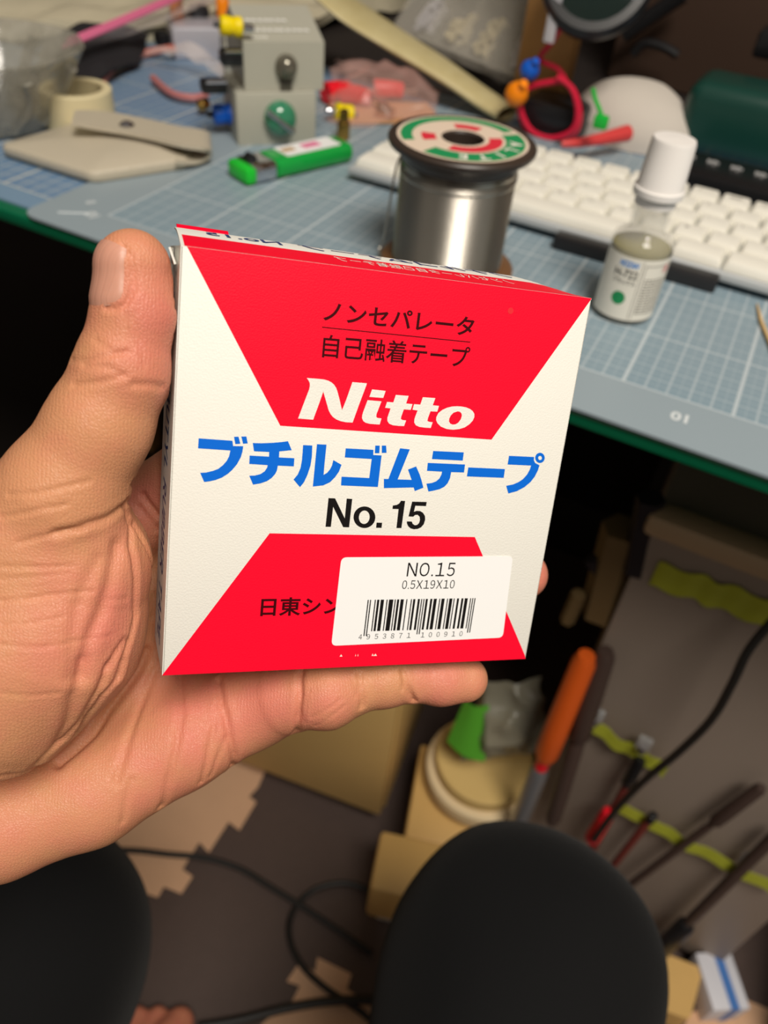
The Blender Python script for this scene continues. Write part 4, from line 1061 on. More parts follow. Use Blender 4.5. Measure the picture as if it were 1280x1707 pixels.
# cream sleeve running back from the spool
M_SLEEVE = mat('cream_sleeve', (206, 194, 150), rough=.4, noise=.2, nscale=60, rgb2=(182, 166, 116))
mb = MB()
SP = catmull([Vector(p) for p in ((-0.4182,0.6616,0.775), (-0.3825,0.6711,0.755), (-0.339,0.6727,0.74), (-0.2897,0.6734,0.725), (-0.2516,0.6727,0.712), (-0.2228,0.6642,0.706))], 6)
def sleeve(u, v):
    i = min(int(u * (len(SP) - 1) + .5), len(SP) - 1)
    p = SP[i]; q = SP[min(i + 1, len(SP) - 1)] - SP[max(i - 1, 0)]
    n_ = Vector((0, 0, 1)).cross(q).normalized()
    w_ = .062 - .036 * u
    a = v * 2 * PI
    return p + n_ * math.cos(a) * w_ * .5 + Vector((0, 0, 1)) * math.sin(a) * .0055
mb.sheet(sleeve, len(SP) - 1, 20); tag(obj('plastic_sleeve', mb, M_SLEEVE, angle=70), 'long cream plastic sleeve slanting down to the back of the spool', 'sleeve')
# items at the far left
M_PAPERB = mat('cream_paper', (214, 204, 176), rough=.7, noise=.22, nscale=30, bump=.3, bscale=90)
mb = MB()
def towel(u, v):
    x = -1.04 + .565 * u; y = .555 + .36 * v + .21 * max(0.0, (u - .72) / .28)
    return (x, y, .713 + .016 * math.sin(u * 9) * math.sin(v * 7 + 1) + .02 * v)
mb.sheet(towel, 40, 30, thick=.012); tag(obj('towel', crumple(mb, .010, 22, 8), M_PAPERB, angle=70), 'crumpled cream towel heaped in the far left corner of the desk', 'towel')
M_BCLOTH = mat('black_cloth', (34, 32, 36), rough=.85, noise=.3, nscale=60)
mb = MB()
def bcl(u, v):
    a = Vector((-0.6023,0.5309,0.704)); b = Vector((-0.5657,0.6331,0.706)); c = Vector((-0.4996,0.4713,0.701)); d = Vector((-0.5259,0.5735,0.702))
    p = (a * (1 - u) + b * u) * (1 - v) + (c * (1 - u) + d * u) * v
    return (p.x, p.y, p.z + .016 * math.sin(PI * u) * (1 - v * .6) + .001)
mb.sheet(bcl, 24, 24, thick=.002); tag(obj('cloth', crumple(mb, .004, 40, 2), M_BCLOTH, angle=70), 'folded black cloth behind the masking tape roll', 'cloth')
zb = thing('zip_bag', 'clear zip bag with a pink closing strip leaning over the black cloth', 'bag', (0, 0, 0))
ZP = [Vector(p) for p in ((-0.5407,0.5099,0.728), (-0.5351,0.5581,0.735), (-0.5337,0.6423,0.745), (-0.5525,0.7391,0.75))]
ZQ = [Vector(p) for p in ((-0.5445,0.5374,0.722), (-0.5349,0.5735,0.724), (-0.5316,0.6374,0.73), (-0.5346,0.7226,0.735))]
mb = MB(); za = catmull(ZP, 6); zc = catmull(ZQ, 6)
mb.sheet(lambda u, v: za[int(u * (len(za) - 1) + .5)].lerp(zc[int(u * (len(zc) - 1) + .5)], v), len(za) - 1, 8, thick=.0006); obj('film', mb, M_FILM, zb)
mb = MB(); mb.tube(za, .0026, 8); mb.tube([p + Vector((.006, -.011, -.001)) for p in za], .0019, 8); obj('zip_strip', mb, M_FILMP, zb, label='pink zip strip')
mb = MB(); mb.box((0, 0, .006), (.055, .045, .012), bevel=.003); tag(obj('plastic_tray', mb, M_PAPERB, M=frame((-0.5843,0.6694,0.6985), (.8, .6, 0), (0, 0, 1))), 'small cream plastic tray between the black cloth and the metal case', 'tray')
M_CABLEP = mat('salmon_cable', (206, 120, 106), rough=.4)
mb = MB(); mb.tube([(-0.4901,0.4807,0.703),(-0.5191,0.5204,0.703),(-0.5366,0.5524,0.703),(-0.5445,0.58,0.703),(-0.5461,0.6053,0.703)] + [(-0.521,0.6126,0.71)], .0032, 10, smooth=6); tag(obj('cable', mb, M_CABLEP), 'salmon pink cable curving out from behind the masking tape roll', 'cable')
mb = MB()
def bag2(u, v):
    a = Vector((-0.5466,0.5894,0.7)); b = Vector((-0.4317,0.5814,0.7)); c = Vector((-0.5243,0.5882,0.708)); d = Vector((-0.4591,0.603,0.708))
    p = (a * (1 - u) + b * u) * (1 - v) + (c * (1 - u) + d * u) * v
    return (p.x, p.y, p.z + .012 * math.sin(PI * u) + .002)
mb.sheet(bag2, 24, 18, thick=.0003); tag(obj('plastic_bag', crumple(mb, .006, 60, 5), M_FILM), 'clear film bag with a pinkish cable inside, lying before the metal case', 'bag')
mb = MB(); mb.tube([(-0.4918,0.5487,0.704),(-0.4564,0.528,0.704),(-0.4371,0.5297,0.704),(-0.4332,0.5436,0.704)], .0028, 8, smooth=5); tag(obj('cable', mb, mat('dusty_pink_cable', (190, 120, 118), rough=.4)), 'dusty pink cable under the clear film bag', 'cable')

# ------------------------------------------------------------------ back of the desk
M_WOOD = mat('brown_wood', (190, 142, 84), rough=.6, noise=.35, nscale=25)
mb = MB(); mb.box((0, 0, .30), (.042, .030, .60), bevel=.002); tag(obj('wooden_post', mb, M_WOOD, loc=(-.2130, .715, .6985)), 'brown wooden post standing on the desk behind the red wire coil', 'post')
# clear parts case
pcs = thing('parts_case', 'clear plastic parts case tilted at the back of the desk', 'case', M=Matrix.Translation((-0.3042,0.7684,0.703)) @ Matrix.Rotation(-.42, 4, 'Z') @ Matrix.Rotation(math.radians(52), 4, 'X'))
M_CLEAR = mat('clear_plastic', (232, 226, 212), rough=.12, alpha=.17, spec=.8)
mb = MB(); mb.box((0, .055, .010), (.165, .110, .0012)); mb.box((0, .001, .020), (.165, .0012, .022)); mb.box((0, .109, .020), (.165, .0012, .022)); mb.box((-.082, .055, .020), (.0012, .110, .022)); mb.box((.082, .055, .020), (.0012, .110, .022)); obj('tray', mb, M_CLEAR, pcs, smooth=False)
mb = MB(); mb.box((0, .055, .032), (.168, .113, .0012)); obj('lid', mb, M_CLEAR, pcs, smooth=False)
for xx in (-.040, 0, .040):
    mb = MB(); mb.box((xx, .055, .020), (.001, .108, .020)); obj('divider', mb, M_CLEAR, pcs, smooth=False)
mb = MB(); mb.box((0, .055, .020), (.162, .001, .020)); obj('divider', mb, M_CLEAR, pcs, smooth=False)
for xx in (-.055, .055):
    mb = MB(); mb.box((xx, -.002, .022), (.012, .003, .020), bevel=.0008); obj('latch', mb, M_CLEAR, pcs)
M_PART = mat('pale_parts', (200, 186, 150), rough=.5)
for i in range(8):
    cx_, cy_ = -.06 + (i % 4) * .04, .028 + (i // 4) * .054
    mb = MB()
    for j in range(12): mb.tube([(r5.uniform(-.013, .013), r5.uniform(-.018, .018), r5.uniform(.003, .008)), (r5.uniform(-.013, .013), r5.uniform(-.018, .018), r5.uniform(.003, .008))], .0032, 6)
    o_ = tag(obj('small_parts', mb, M_PART if i % 3 else M_STEEL), 'loose small pale parts filling a compartment of the clear parts case', 'parts', 'small parts in the clear case', kind='stuff')
    o_.matrix_world = pcs.matrix_world @ Matrix.Translation((cx_, cy_, .0105))
# red wire coil with blue and orange connectors
M_RWIRE = mat('red_wire', (206, 26, 60), rough=.35)
rc = thing('wire_coil', 'coil of red wire hanging from the wooden post with blue and orange connectors', 'wire', (-0.1945,0.655,0.7228))
RCO = Vector((-0.1945,0.655,0.7228))
def rel(L_): return [Vector(p) - RCO for p in L_]
coilc = rel([(-0.1841,0.655,0.7419),(-0.1706,0.655,0.7362),(-0.1619,0.655,0.723),(-0.1605,0.655,0.7101),(-0.1667,0.655,0.7011),(-0.1806,0.655,0.6953),(-0.1966,0.655,0.6977),(-0.2078,0.655,0.709),(-0.2115,0.655,0.7216),(-0.2062,0.655,0.73)])
for k in range(3):
    mb = MB(); mb.tube([p * (1 - .035 * k) + Vector((.001 * k, -.004 * k, .002 * k)) for p in coilc], .0022, 8, smooth=6); obj('wire_strand', mb, M_RWIRE, rc)
mb = MB(); mb.tube(rel([(-0.1894,0.66,0.7762),(-0.1958,0.66,0.7634),(-0.2026,0.66,0.7508),(-0.187,0.66,0.7466),(-0.1776,0.66,0.738)]), .0021, 8, smooth=6); obj('wire_strand', mb, M_RWIRE, rc)
mb = MB(); mb.tube(rel([(-0.2118,0.655,0.7281),(-0.1973,0.655,0.7352),(-0.1813,0.655,0.7404)]), .0024, 8, smooth=6); obj('wire_strand', mb, M_RWIRE, rc)
def blob(p, m_, nm, lab, r=.0085):
    q = Vector(p) - RCO; a = MB(); a.lathe([(0, -r), (r * .6, -r * .8), (r * .95, -r * .2), (r, .3 * r), (r * .7, r * .9), (r * .35, r * 1.1), (r * .35, r * 1.7)], 20, Matrix.Translation(q) @ Matrix.Rotation(.6, 4, 'X') @ Matrix.Rotation(.5, 4, 'Y')); obj(nm, a, m_, rc, label=lab)
blob((-0.2063,0.65,0.7437), M_BLU, 'connector', 'blue connector', .0075); blob((-0.2101,0.64,0.7281), M_ORA, 'connector', 'orange connector', .0090)
# magnifier ring above
mg = thing('magnifier', 'round black-rimmed magnifier hanging at the top beside the wooden post', 'magnifier', (-0.1715,0.66,0.8087))
MGM = Matrix.Rotation(math.radians(62), 4, 'X') @ Matrix.Rotation(.2, 4, 'Y')
mb = MB(); mb.lathe([(.030, -.008), (.0365, -.009), (.0400, -.005), (.0405, .003), (.037, .008), (.031, .008), (.030, -.008)], 56, MGM, caps=False); obj('rim', mb, M_BLK, mg)
mb = MB(); mb.lathe([(0, -.003), (.018, -.002), (.0308, 0), (.0308, .002), (.018, .0035), (0, .0042)], 48, MGM); obj('lens', mb, mat('lens_glass', (40, 60, 56), rough=.05, trans=.6), mg, label='dark green-tinted lens')
mb = MB(); mb.box((-.0210, -.020, -.012), (.008, .004, .060), bevel=.001); obj('bracket', mb, M_STEEL, mg, label='grey metal bracket')
# grey-white cloth cap, green tie, dark green box, power strip, red plug
mb = MB()
def hood(u, v):
    a = u * 2 * PI; r = math.sin(v * PI / 2)
    x = .052 * r * math.cos(a); y = .034 * r * math.sin(a); z = .040 * math.cos(v * PI / 2) ** .8
    return (x + .012 * (1 - r), y + .015 * (1 - r), z * (1 - .25 * math.cos(a) * r))
mb.sheet(hood, 40, 14); tag(obj('cloth_bag', mb, mat('pale_grey_cloth', (206, 198, 188), rough=.75, noise=.12, nscale=40), loc=(-.128, .700, .6990), angle=70), 'pale grey cloth pouch rising behind the keyboard and bottle cap', 'pouch')
M_TIE = mat('green_tie', (20, 180, 60), rough=.4)
ct = thing('cable_tie', 'bright green cable tie in front of the pale grey cloth pouch', 'cable tie', (-0.1325,0.6,0.7356))
CT = Vector((-0.1325,0.6,0.7356))
mb = MB(); mb.tube([Vector(p) - CT for p in [(-0.1428,0.6,0.7541),(-0.1394,0.6,0.7479),(-0.1341,0.6,0.7412),(-0.1309,0.6,0.736)]], .0016, 8, smooth=5); obj('strap', mb, M_TIE, ct)
mb = MB(); mb.box((.001, 0, -.001), (.010, .006, .009), bevel=.0015); obj('lock_head', mb, M_TIE, ct)
mb = MB(); mb.box((0, 0, .026), (.150, .060, .052), bevel=.012, seg=4); tag(obj('storage_box', mb, mat('dark_green_plastic', (22, 62, 54), rough=.3), loc=(-.018, .722, .6990)), 'dark green rounded box at the back right of the desk', 'box')
ps = thing('control_panel', 'black panel with grey marks lying behind the keyboard on the right', 'panel', (.035, .625, .6990), -.05)
mb = MB(); mb.box((0, 0, .008), (.235, .050, .016), bevel=.002); obj('panel_body', mb, M_BLK, ps)
for k in range(9):
    mb = MB()
    for q in range(5): mb.tube([(-.105 + k * .017 + .0045 * math.cos(q * 1.26), .004 + .0035 * math.sin(q * 1.26), .0168), (-.105 + k * .017, .004, .0168)], .0012, 5)
    obj('grey_mark', mb, mat('grey_mark', (150, 150, 150), rough=.5) if k == 0 else bpy.data.materials['grey_mark'], ps)
mb = MB(); mb.box((0, 0, .010), (.30, .030, .020), bevel=.003); tag(obj('power_strip', mb, M_BLK, loc=(.085, .80, .7545)), 'black power strip lying on top of the dark green box at the back', 'power strip')
mb = MB(); mb.box((0, 0, .028), (.16, .04, .056), bevel=.004); tag(obj('carton', mb, mat('dark_brown_card', (60, 46, 36), rough=.8), loc=(.085, .80, .6985)), 'dark brown carton under the black power strip at the back', 'carton')
M_RCLEAR = mat('red_clear_plastic', (226, 70, 70), rough=.3, alpha=.85)
rp = thing('wire_lead', 'short translucent red lead lying behind the keyboard', 'lead', (-0.141,0.6258,0.713))
RPc = Vector((-0.141,0.6258,0.713))
mb = MB(); mb.tube([Vector(p) - RPc for p in ((-0.1572,0.6034,0.713), (-0.1464,0.6122,0.714), (-0.1352,0.628,0.715), (-0.1216,0.6532,0.716))], [.0025, .0034, .0044, .0062], 10); obj('sleeve', mb, M_RCLEAR, rp)
mb = MB(); mb.tube([Vector(p) - RPc for p in ((-0.16,0.5978,0.713), (-0.1554,0.605,0.713))], .0014, 8); obj('pin', mb, M_CHROME, rp)
mb = MB(); mb.box((0, 0, .007), (.085, .045, .014), bevel=.003); tag(obj('plastic_case', mb, mat('grey_clear_plastic', (140, 138, 132), rough=.2, alpha=.75), loc=(-0.1456,0.6947,0.699)), 'small smoky plastic case under the red lead behind the keyboard', 'case')
mb = MB(); mb.box((0, 0, .012), (.050, .040, .024), bevel=.004); tag(obj('black_block', mb, M_BLK, loc=(-0.1831,0.6748,0.699)), 'black block at the foot of the wooden post behind the keyboard', 'block')
mb = MB(); mb.tube([(-0.1694,0.835,0.7296),(-0.1613,0.835,0.7398),(-0.1446,0.835,0.7399),(-0.1296,0.835,0.7358)] , .004, 8, smooth=6); tag(obj('cable', mb, M_BLK), 'thin black cable looping against the dark back', 'cable')
mb = MB(); mb.tube([(-0.1826,0.838,0.7425),(-0.1651,0.838,0.7587),(-0.1401,0.838,0.7808)], .007, 8, smooth=6); tag(obj('cable', mb, M_BLK), 'thick black cable slanting to the upper right at the back', 'cable')
mb = MB(); mb.box((0, 0, .10), (.13, .04, .2), bevel=.004); tag(obj('speaker', mb, mat('dark_case', (30, 26, 26), rough=.5), loc=(-.33, .93, .6985)), 'dark upright case behind the cream sleeve', 'case')
mb = MB(); mb.tube([(-.005, .02, .0), (.0, 0, .0004), (.012, -.034, .001)], [.0004, .0010, .0010], 8); tag(obj('toothpick', mb, mat('bare_wood', (222, 186, 130), rough=.6), loc=(0.0156,0.4414,0.7012)), 'wooden toothpick at the right edge of the mat', 'toothpick')
mb = MB(); mb.box((0, 0, .232), (.62, .02, .462), bevel=.002); tag(obj('back_panel', mb, mat('dark_brown_board', (74, 54, 42), rough=.7, noise=.2, nscale=12), loc=(.115, .875, .6985)), 'dark brown board closing off the back right of the desk', 'board')
# shelf over the back of the desk
mb = MB(); mb.box((0, 0, 0), (1.5, .42, .02), bevel=.002); tag(obj('shelf_board', mb, M_WOOD, loc=(.10, 1.02, 1.28)), 'brown board across the back of the desk above the wooden post', 'shelf')

# ------------------------------------------------------------------ foam floor tiles and what lies under the desk
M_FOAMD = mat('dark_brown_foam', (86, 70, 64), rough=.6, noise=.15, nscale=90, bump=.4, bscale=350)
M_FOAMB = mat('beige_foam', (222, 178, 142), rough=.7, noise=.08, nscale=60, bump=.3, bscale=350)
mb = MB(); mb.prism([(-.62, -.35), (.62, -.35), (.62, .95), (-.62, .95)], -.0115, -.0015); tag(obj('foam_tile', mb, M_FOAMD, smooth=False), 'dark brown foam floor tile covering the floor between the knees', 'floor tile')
T1 = [(-0.2952,0.3884,0),(-0.2902,0.3659,0),(-0.2925,0.3505,0),(-0.2813,0.3492,0),(-0.2784,0.3114,0),(-0.295,0.3133,0),(-0.2931,0.2733,0),(-0.3095,0.2773,0),(-0.3069,0.2439,0),(-0.2923,0.2433,0),(-0.2914,0.2225,0),(-0.3125,0.2192,0),(-0.3107,0.2072,0),(-0.3232,0.2044,0)] + [(-.75, .18, 0), (-.80, .42, 0)]
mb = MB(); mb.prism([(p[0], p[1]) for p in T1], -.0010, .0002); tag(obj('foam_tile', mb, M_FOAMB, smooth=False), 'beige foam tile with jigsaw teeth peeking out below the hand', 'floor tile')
T2 = [(-0.1306,0.1938,0),(-0.1313,0.2105,0),(-0.1451,0.2072,0),(-0.1435,0.2284,0),(-0.1247,0.2287,-0),(-0.1296,0.2415,0),(-0.0907,0.2453,0),(-0.0884,0.2315,0),(-0.0682,0.2305,0),(-0.0447,0.2303,0),(-0.027,0.2225,0),(-0.0256,0.1472,0),(-0.1233,0.1246,-0),(-0.1461,0.1638,0),(-0.1392,0.1788,0)]
mb = MB(); mb.prism([(p[0], p[1]) for p in T2], -.0010, .0002); tag(obj('foam_tile', mb, M_FOAMB, smooth=False), 'beige foam tile with jigsaw teeth beside the right knee', 'floor tile')
T3 = [(0.2311,0.3843,0),(0.2638,0.4244,0),(0.3151,0.4311,0),(0.3229,0.371,0),(0.217,0.3125,0)]
mb = MB(); mb.prism([(p[0], p[1]) for p in T3], -.0010, .0002); tag(obj('foam_tile', mb, M_FOAMB, smooth=False), 'beige foam tile under the blue and white carton at the lower right', 'floor tile')
M_CORD = mat('black_cord', (30, 28, 26), rough=.5)
mb = MB(); mb.tube([(-0.4527,0.1755,0.006),(-0.4055,0.208,0.006),(-0.363,0.2325,0.006),(-0.3289,0.2474,0.006),(-0.2921,0.264,0.006),(-0.2506,0.2742,0.006),(-0.211,0.2746,0.006),(-0.1645,0.2745,0.006),(-0.1185,0.2729,0.006),(-0.081,0.2707,0.006)], .0034, 8, smooth=5); tag(obj('cord', mb, M_CORD), 'black cord running across both foam tiles below the hand', 'cord')
mb = MB(); mb.tube([(-0.0571,0.3215,0.006), (-0.0912,0.3306,0.006), (-0.117,0.3253,0.006), (-0.1444,0.3171,0.006), (-0.1688,0.2936,0.006), (-0.1751,0.2649,0.006), (-0.1654,0.2429,0.006), (-0.1417,0.2268,0.006), (-0.1088,0.2201,0.006), (-0.0666,0.2194,0.006), (-0.0372,0.2153,0.006)], .0034, 8, smooth=5); tag(obj('cord', mb, M_CORD), 'black cord making a loop beside the wooden dolly', 'cord')
mb = MB(); mb.tube([(-0.1964,0.1302,0.01),(-0.1648,0.1547,0.01),(-0.1297,0.186,0.01),(-0.0915,0.2145,0.01),(-0.0496,0.2379,0.01),(-0.0151,0.25,0.01)], .0045, 8, smooth=5); tag(obj('cord', mb, M_CORD), 'thick black cord crossing the beige tile by the right knee', 'cord')

M_BOARD = mat('tan_board', (224, 186, 118), rough=.6, noise=.1, nscale=18)
def slab(p0, p1, z0, z1, th, m, label, name, cat, bevel=.002):
    a, b = Vector((p0[0], p0[1], 0)), Vector((p1[0], p1[1], 0)); d = b - a; L_ = d.length
    o = thing(name, label, cat, ((a.x + b.x) / 2, (a.y + b.y) / 2, z0), math.atan2(d.y, d.x))
    return o, L_
dw, L_ = slab((-.3325, .3785), (-.1400, .4060), .030, 0, 0, M_BOARD, 'tan wooden drawer cabinet below the little finger, on casters', 'drawer_cabinet', 'cabinet')
mb = MB(); mb.box((0, .16, .20), (L_, .32, .40), bevel=.002); obj('cabinet_body', mb, M_BOARD, dw)
mb = MB(); mb.box((0, -.006, .20), (L_ - .004, .012, .396), bevel=.002); obj('drawer', mb, M_BOARD, dw)
for sx in (-1, 1):
    for yy in (.03, .29):
        mb = MB(); mb.tube([(sx * (L_ / 2 - .02) - .008, yy, -.016), (sx * (L_ / 2 - .02) + .008, yy, -.016)], .0145, 16); obj('caster', mb, M_BLK, dw)

# wooden dolly with stacked round-edged board
M_PINE = mat('pine_wood', (222, 180, 110), rough=.5, noise=.25, nscale=14)
wd = thing('wooden_dolly', 'pine wood dolly on a white caster between the cabinet and the right knee', 'dolly', (-.060, .350, 0), .30)
mb = MB(); mb.box((-.025, -.018, .080), (.066, .060, .072), bevel=.005); obj('beam', mb, M_PINE, wd, label='sawn pine beam end')
mb = MB(); mb.box((.012, .070, .080), (.090, .11, .050), bevel=.004); obj('deck', mb, M_PINE, wd)
M_WCAST = mat('white_caster', (208, 204, 196), rough=.4)
for (x, y) in ((-.038, -.020), (.05, .03), (-.02, .11), (.05, .11)):
    mb = MB(); mb.tube([(x - .008, y, .0200), (x + .008, y, .0200)], .0185, 20); mb.box((x, y, .042), (.020, .020, .012), bevel=.002); obj('caster', mb, M_WCAST, wd, label='white caster')
M_MDF = mat('pale_board', (214, 182, 116), rough=.55, noise=.08, nscale=30)
rb = thing('round_board', 'pale rounded wooden disc lying on the pine dolly', 'board', (-.054, .450, .118))
mb = MB(); mb.lathe([(0, 0), (.057, 0), (.060, .003), (.060, .018), (.057, .021), (0, .021)], 48); obj('disc', mb, mat('cream_edge', (226, 204, 164), rough=.5), rb, label='cream rim')
mb = MB(); mb.lathe([(0, .0212), (.050, .0212), (.052, .023), (.052, .038), (.050, .040), (0, .040)], 48); obj('top_layer', mb, M_MDF, rb)

# clear bag with green tag
M_GFILM = film('grey_film', (150, 146, 128), .55, .3)
gb = thing('plastic_bag', 'clear bag with a bright green corner behind the little fingertip', 'bag', (0, 0, 0))
mb = MB()
def bag3(u, v):
    a = Vector((-0.072,0.42,0.1835)); b = Vector((-0.002,0.44,0.2281)); c = Vector((-0.0818,0.45,0.2806)); d = Vector((-0.0277,0.46,0.3089))
    p = (a * (1 - u) + b * u) * (1 - v) + (c * (1 - u) + d * u) * v
    return (p.x, p.y - .03 * math.sin(PI * u) * math.sin(PI * v), p.z)
mb.sheet(bag3, 24, 24, thick=.0004); obj('film', crumple(bent(mb, lambda x, y, z: (x, y, z + 1)), .010, 45, 4), M_GFILM, gb).location = (0, 0, -1)
mb = MB()
def tagf(u, v):
    a = Vector((-0.0903,0.415,0.2097)); b = Vector((-0.0489,0.415,0.2068)); c = Vector((-0.0866,0.43,0.2674)); d = Vector((-0.0632,0.43,0.2758))
    p = (a * (1 - u) + b * u) * (1 - v) + (c * (1 - u) + d * u) * v
    return (p.x, p.y - .006 * math.sin(PI * u), p.z)
mb.sheet(tagf, 8, 8, thick=.0006); obj('corner', mb, mat('lime_film', (90, 172, 50), rough=.5), gb, label='bright green printed corner')

# grey side panel with tools taped to it
M_PANEL = mat('grey_panel', (158, 143, 131), rough=.5, noise=.06, nscale=20)
M_TRIM = mat('beige_edge', (190, 164, 132), rough=.5)
gp = thing('side_panel', 'grey-brown cabinet panel under the desk with tools taped on it', 'panel', (.1100, .432, .018))
mb = MB(); mb.box((.014, .008, .262), (.236, .016, .520), bevel=.003); obj('panel_sheet', mb, M_PANEL, gp)
mb = MB(); mb.box((.014, .006, .532), (.245, .022, .018), bevel=.004); obj('top_edge', mb, M_TRIM, gp, label='beige rounded top edge')
mb = MB(); mb.box((.014, .30, .262), (.236, .56, .520), bevel=.003); obj('cabinet_body', mb, M_PANEL, gp)
M_YTAPE = mat('yellow_green_tape', (190, 196, 60), rough=.5, noise=.12, nscale=50)
def tape(pts, wdt, label, yoff=0):
    P = catmull([Vector(p) for p in pts], 8)
    m_ = MB()
    def f(u, v):
        p = P[min(int(u * (len(P) - 1) + .5), len(P) - 1)]
        return (p.x, p.y - .0006 - .0014 * abs(math.sin(u * 17)) + yoff, p.z + (v - .5) * wdt + .002 * math.sin(u * 23))
    m_.sheet(f, len(P) - 1, 4, thick=.0004)
    return tag(obj('masking_tape', m_, M_YTAPE, angle=60), label, 'tape')
tape([(0.0199,0.4305,0.5093),(0.0486,0.4305,0.5121),(0.0763,0.4305,0.5142),(0.1044,0.4305,0.5133)], .024, 'flat yellow-green tape strip high on the grey panel')
tape([(0.0038,0.4215,0.3253),(0.0252,0.4215,0.328),(0.0535,0.4215,0.3215),(0.0749,0.4215,0.3192),(0.0944,0.4215,0.3143)], .017, 'wrinkled yellow-green tape strip in the middle of the grey panel')
tape([(0.077,0.4215,0.2313),(0.1016,0.4215,0.2336),(0.1305,0.4215,0.2291),(0.1628,0.4215,0.2291),(0.1924,0.4215,0.227),(0.2231,0.4215,0.227)], .017, 'long wrinkled yellow-green tape strip low on the grey panel')
# tools under the tapes
def tool(name, p0, p1, label, cat, parts):
    a, b = Vector(p0), Vector(p1); L_ = (b - a).length
    Mx = frame(a, b - a, (0, -1, 0)) @ Matrix.Rotation(PI / 2, 4, 'Y')
    t_ = thing(name, label, cat, M=Mx)
    for (nm, t0, t1, r0, r1, m_, lb_) in parts:
        m2 = MB(); e = (t1 - t0) * L_
        m2.lathe([(r0 * .75, t0 * L_), (r0, t0 * L_ + e * .06), (r0, t0 * L_ + e * .3), (r1, t0 * L_ + e * .94), (r1 * .7, t1 * L_)], 16)
        obj(nm, m2, m_, t_, label=lb_)
    return t_
M_ORH = mat('orange_handle', (226, 96, 30), rough=.4)
M_BROD = mat('brown_rod', (74, 58, 52), rough=.5)
M_DRED = mat('dark_red_rod', (110, 46, 40), rough=.5)
M_GRYM = mat('grey_metal', (150, 152, 156), rough=.35, metal=.7)
tool('file', (0.0022,0.395,0.1496), (-0,0.41,0.4226), 'file with a bright orange handle left of the taped tools', 'file', [('blade', 0, .42, .0085, .0085, M_GRYM, None), ('ferrule', .42, .48, .0060, .0060, M_CLIP, None), ('handle', .48, 1.0, .0105, .0095, M_ORH, 'orange handle')])
tool('screwdriver', (0.0309,0.412,0.1688), (0.0117,0.418,0.427), 'dark brown rod taped beside the orange-handled file', 'screwdriver', [('shaft', 0, .55, .0075, .0070, M_BROD, None), ('handle', .55, 1.0, .0095, .0085, M_BROD, None)])
tool('rod', (0.0754,0.412,0.1519), (0.0722,0.418,0.3192), 'dark rod with a black tip under the middle tape strip', 'rod', [('shaft', 0, .75, .0042, .0040, M_DRED, None), ('tip', .75, 1.0, .0058, .0050, M_BLK, 'black tip')])
tool('rod', (0.0987,0.412,0.1449), (0.1049,0.418,0.2518), 'short dark red rod ending at the low tape strip', 'rod', [('shaft', 0, .9, .0036, .0036, M_DRED, None), ('tip', .9, 1.0, .0045, .004, M_BLK, None)])
tool('rod', (0.1172,0.412,0.1018), (0.1576,0.418,0.3545), 'long thin brown rod slanting across the grey panel', 'rod', [('shaft', 0, .72, .0036, .0036, M_BROD, None), ('sleeve', .72, 1.0, .0056, .0050, M_BROD, None)])
tool('screwdriver', (0.1799,0.408,0.0341), (0.1885,0.418,0.3123), 'screwdriver with a black handle low on the grey panel', 'screwdriver', [('handle', 0, .30, .0090, .0085, M_BLK, 'black handle'), ('shaft', .30, 1.0, .0050, .0050, M_BROD, None)])
tool('marker', (0.0687,0.405,0.185), (0.0702,0.41,0.2367), 'bright red stub beside the right knee', 'stub', [('barrel', 0, .85, .0072, .0068, M_CLIP, None), ('cap', .85, 1.0, .0066, .005, M_CLIP, None)])
M_HOOK = mat('clear_hook', (235, 235, 235), rough=.1, trans=.7)
for p, lab in (((0.026,0.416,0.3411), 'clear plastic hook at the left end of the middle tape strip'), ((0.0688,0.416,0.3338), 'clear plastic hook near the right end of the middle tape strip'), ((0.187,0.416,0.2473), 'clear plastic hook on the low tape strip')):
    t_ = thing('wall_hook', lab, 'hook', p)
    m2 = MB(); m2.box((0, .004, .004), (.012, .006, .016), bevel=.002); obj('plate', m2, M_HOOK, t_)
    m2 = MB(); m2.lathe([(0, .006), (.0032, .0052), (.0040, .0028), (.0032, 0)], 16, Matrix.Translation((0, .001, .002)) @ Matrix.Rotation(PI / 2, 4, 'X')); obj('knob', m2, M_CHROME, t_)
mb = MB(); mb.tube([(0.0692,0.395,0.2053), (0.0709,0.39,0.2736), (0.077,0.385,0.3424), (0.0864,0.385,0.3925), (0.0926,0.385,0.4429), (0.0911,0.385,0.4854), (0.0894,0.39,0.5176), (0.0956,0.4,0.5529)], .0030, 10, smooth=6); tag(obj('cord', mb, M_CORD), 'black cord hanging in front of the grey panel on the right', 'cord')
# clutter hanging in the dark under the desk
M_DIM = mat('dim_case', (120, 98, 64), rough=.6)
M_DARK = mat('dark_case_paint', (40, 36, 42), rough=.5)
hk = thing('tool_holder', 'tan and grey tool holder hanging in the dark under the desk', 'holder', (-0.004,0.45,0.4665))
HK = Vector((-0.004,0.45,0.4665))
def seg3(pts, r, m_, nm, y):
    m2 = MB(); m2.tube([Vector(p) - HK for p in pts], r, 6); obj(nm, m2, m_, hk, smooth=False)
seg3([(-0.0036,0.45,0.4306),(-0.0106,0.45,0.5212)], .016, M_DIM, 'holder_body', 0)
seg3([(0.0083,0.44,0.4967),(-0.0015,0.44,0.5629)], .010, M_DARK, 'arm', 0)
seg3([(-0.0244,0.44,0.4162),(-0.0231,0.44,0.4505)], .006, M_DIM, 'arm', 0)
seg3([(-0.0245,0.445,0.4862),(-0.0096,0.445,0.4748)], .007, M_DARK, 'arm', 0)
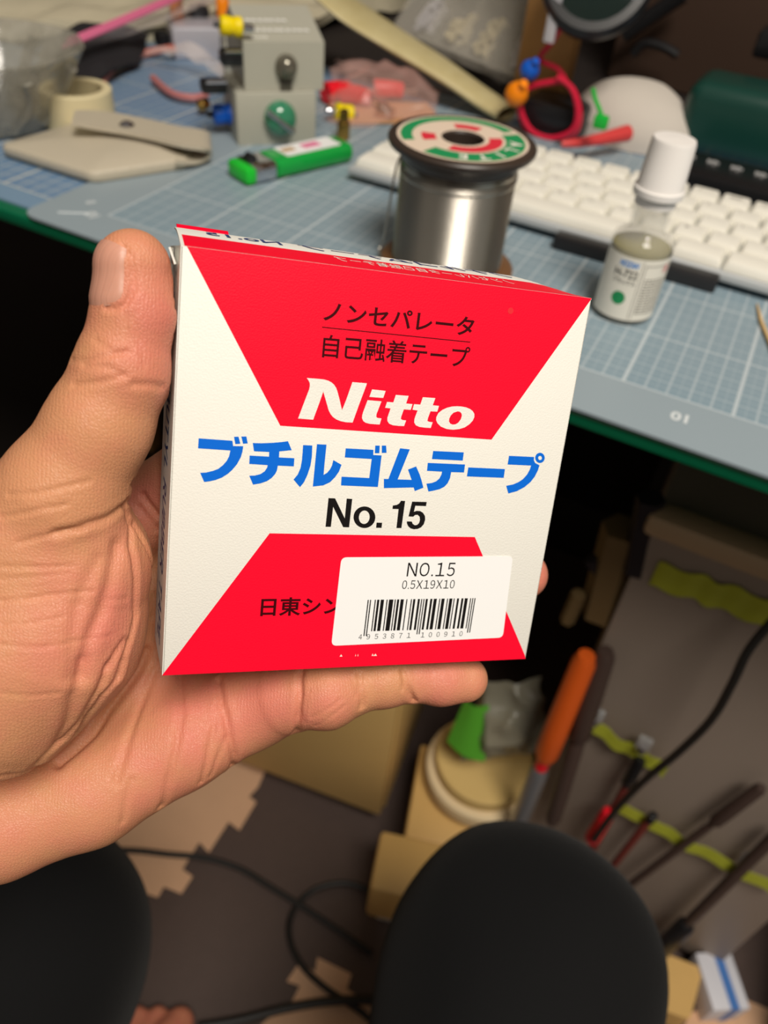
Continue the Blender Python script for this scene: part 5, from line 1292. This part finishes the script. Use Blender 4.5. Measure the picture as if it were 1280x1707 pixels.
mb = MB(); mb.box((0, 0, 0), (.30, .02, .46), bevel=.004); tag(obj('dark_board', mb, mat('black_board', (26, 25, 28), rough=.6), loc=(-.16, .86, .42)), 'black board standing deep under the desk', 'board')
WP = (-0.8182,0.8,0.223)
mb = MB(); mb.box((0, 0, .342), (.030, .030, .684), bevel=.002); tag(obj('wooden_post', mb, M_WOOD, loc=(WP[0], .80, .0003)), 'thin brown wooden post in the dark under the desk behind the thumb', 'post')
# right foot of the picture: wood block and little carton
WB = [(0.1727,0.4102,0.035),(0.2256,0.4179,0.035),(0.2233,0.3642,0.035),(0.1714,0.3541,0.035)]
mb = MB(); mb.prism(rounded([(p[0], p[1]) for p in WB], .004), .0004, .035); tag(obj('wood_block', mb, M_PINE, smooth=False), 'pine wood block at the foot of the grey panel', 'block')
wc = thing('small_carton', 'small white carton with a blue stripe beside the pine block', 'carton', (.2440, .414, .0003), .55)
mb = MB(); mb.box((0, 0, .020), (.038, .052, .040), bevel=.001); obj('carton_body', mb, mat('white_carton', (214, 214, 222), rough=.5), wc)
mb = MB(); mb.box((.004, 0, .020), (.009, .0526, .0406)); obj('stripe', mb, mat('blue_stripe', (70, 120, 190), rough=.5), wc, label='blue stripe')

# ------------------------------------------------------------------ the person's trousers and sleeve
M_TROUSER = mat('black_trousers', (17, 17, 18), rough=.9, bump=.35, bscale=900, sheen=.04, spec=.2)
mb = MB(); mb.box((0, 0, .075), (.12, .16, .15), bevel=.01); tag(obj('black_case', mb, M_BLK, loc=(.365, .455, .0003)), 'black case at the lower right beside the small white carton', 'case')
def leg_d(hip, knee, ankle, kr=.060):
    def f(p):
        d = chain_d(p, [(*hip, .085), (*knee, kr), (*ankle, .055)], .05)
        d = d + .0018 * np.sin(p[:, 0] * 60 + p[:, 2] * 45) * np.sin(p[:, 1] * 38 + p[:, 2] * 20)
        return d
    return f
KR = (-30.86,127.15,-0)
def leg(hip, knee, ankle):
    f = leg_d(hip, knee, ankle)
    P = np.array([hip, knee, ankle]); lo = P.min(0) - .11; hi = P.max(0) + .11
    V, Q = surface_net(f, lo, hi, .006, .012)
    return V, Q
for hip, knee, ankle, nm in (((.10, -.38, .47), (.032, .172, .446), (.05, .12, .10), 'right'), ((-.01, -.38, .50), (-.214, .050, .428), (-.215, -.03, .10), 'left')):
    V, Q = leg(hip, knee, ankle)
    np_obj('trouser_leg', to_person(V), Q, M_TROUSER, person)
wr = box_w([(-96.78,-48.67,-29)])[0]; el = Vector((-.33, -.20, .66)); sh = Vector((-.24, -.48, .95))
W = Vector(wr)
mb = MB(); pts = catmull([W, W.lerp(el, .5), el, el.lerp(sh, .5), sh], 6)
mb.tube([p - Vector((-.1, -.2, 0)) for p in pts], [.034, .066], 20); obj('sleeve', mb, M_TROUSER, person, label='black sleeve')
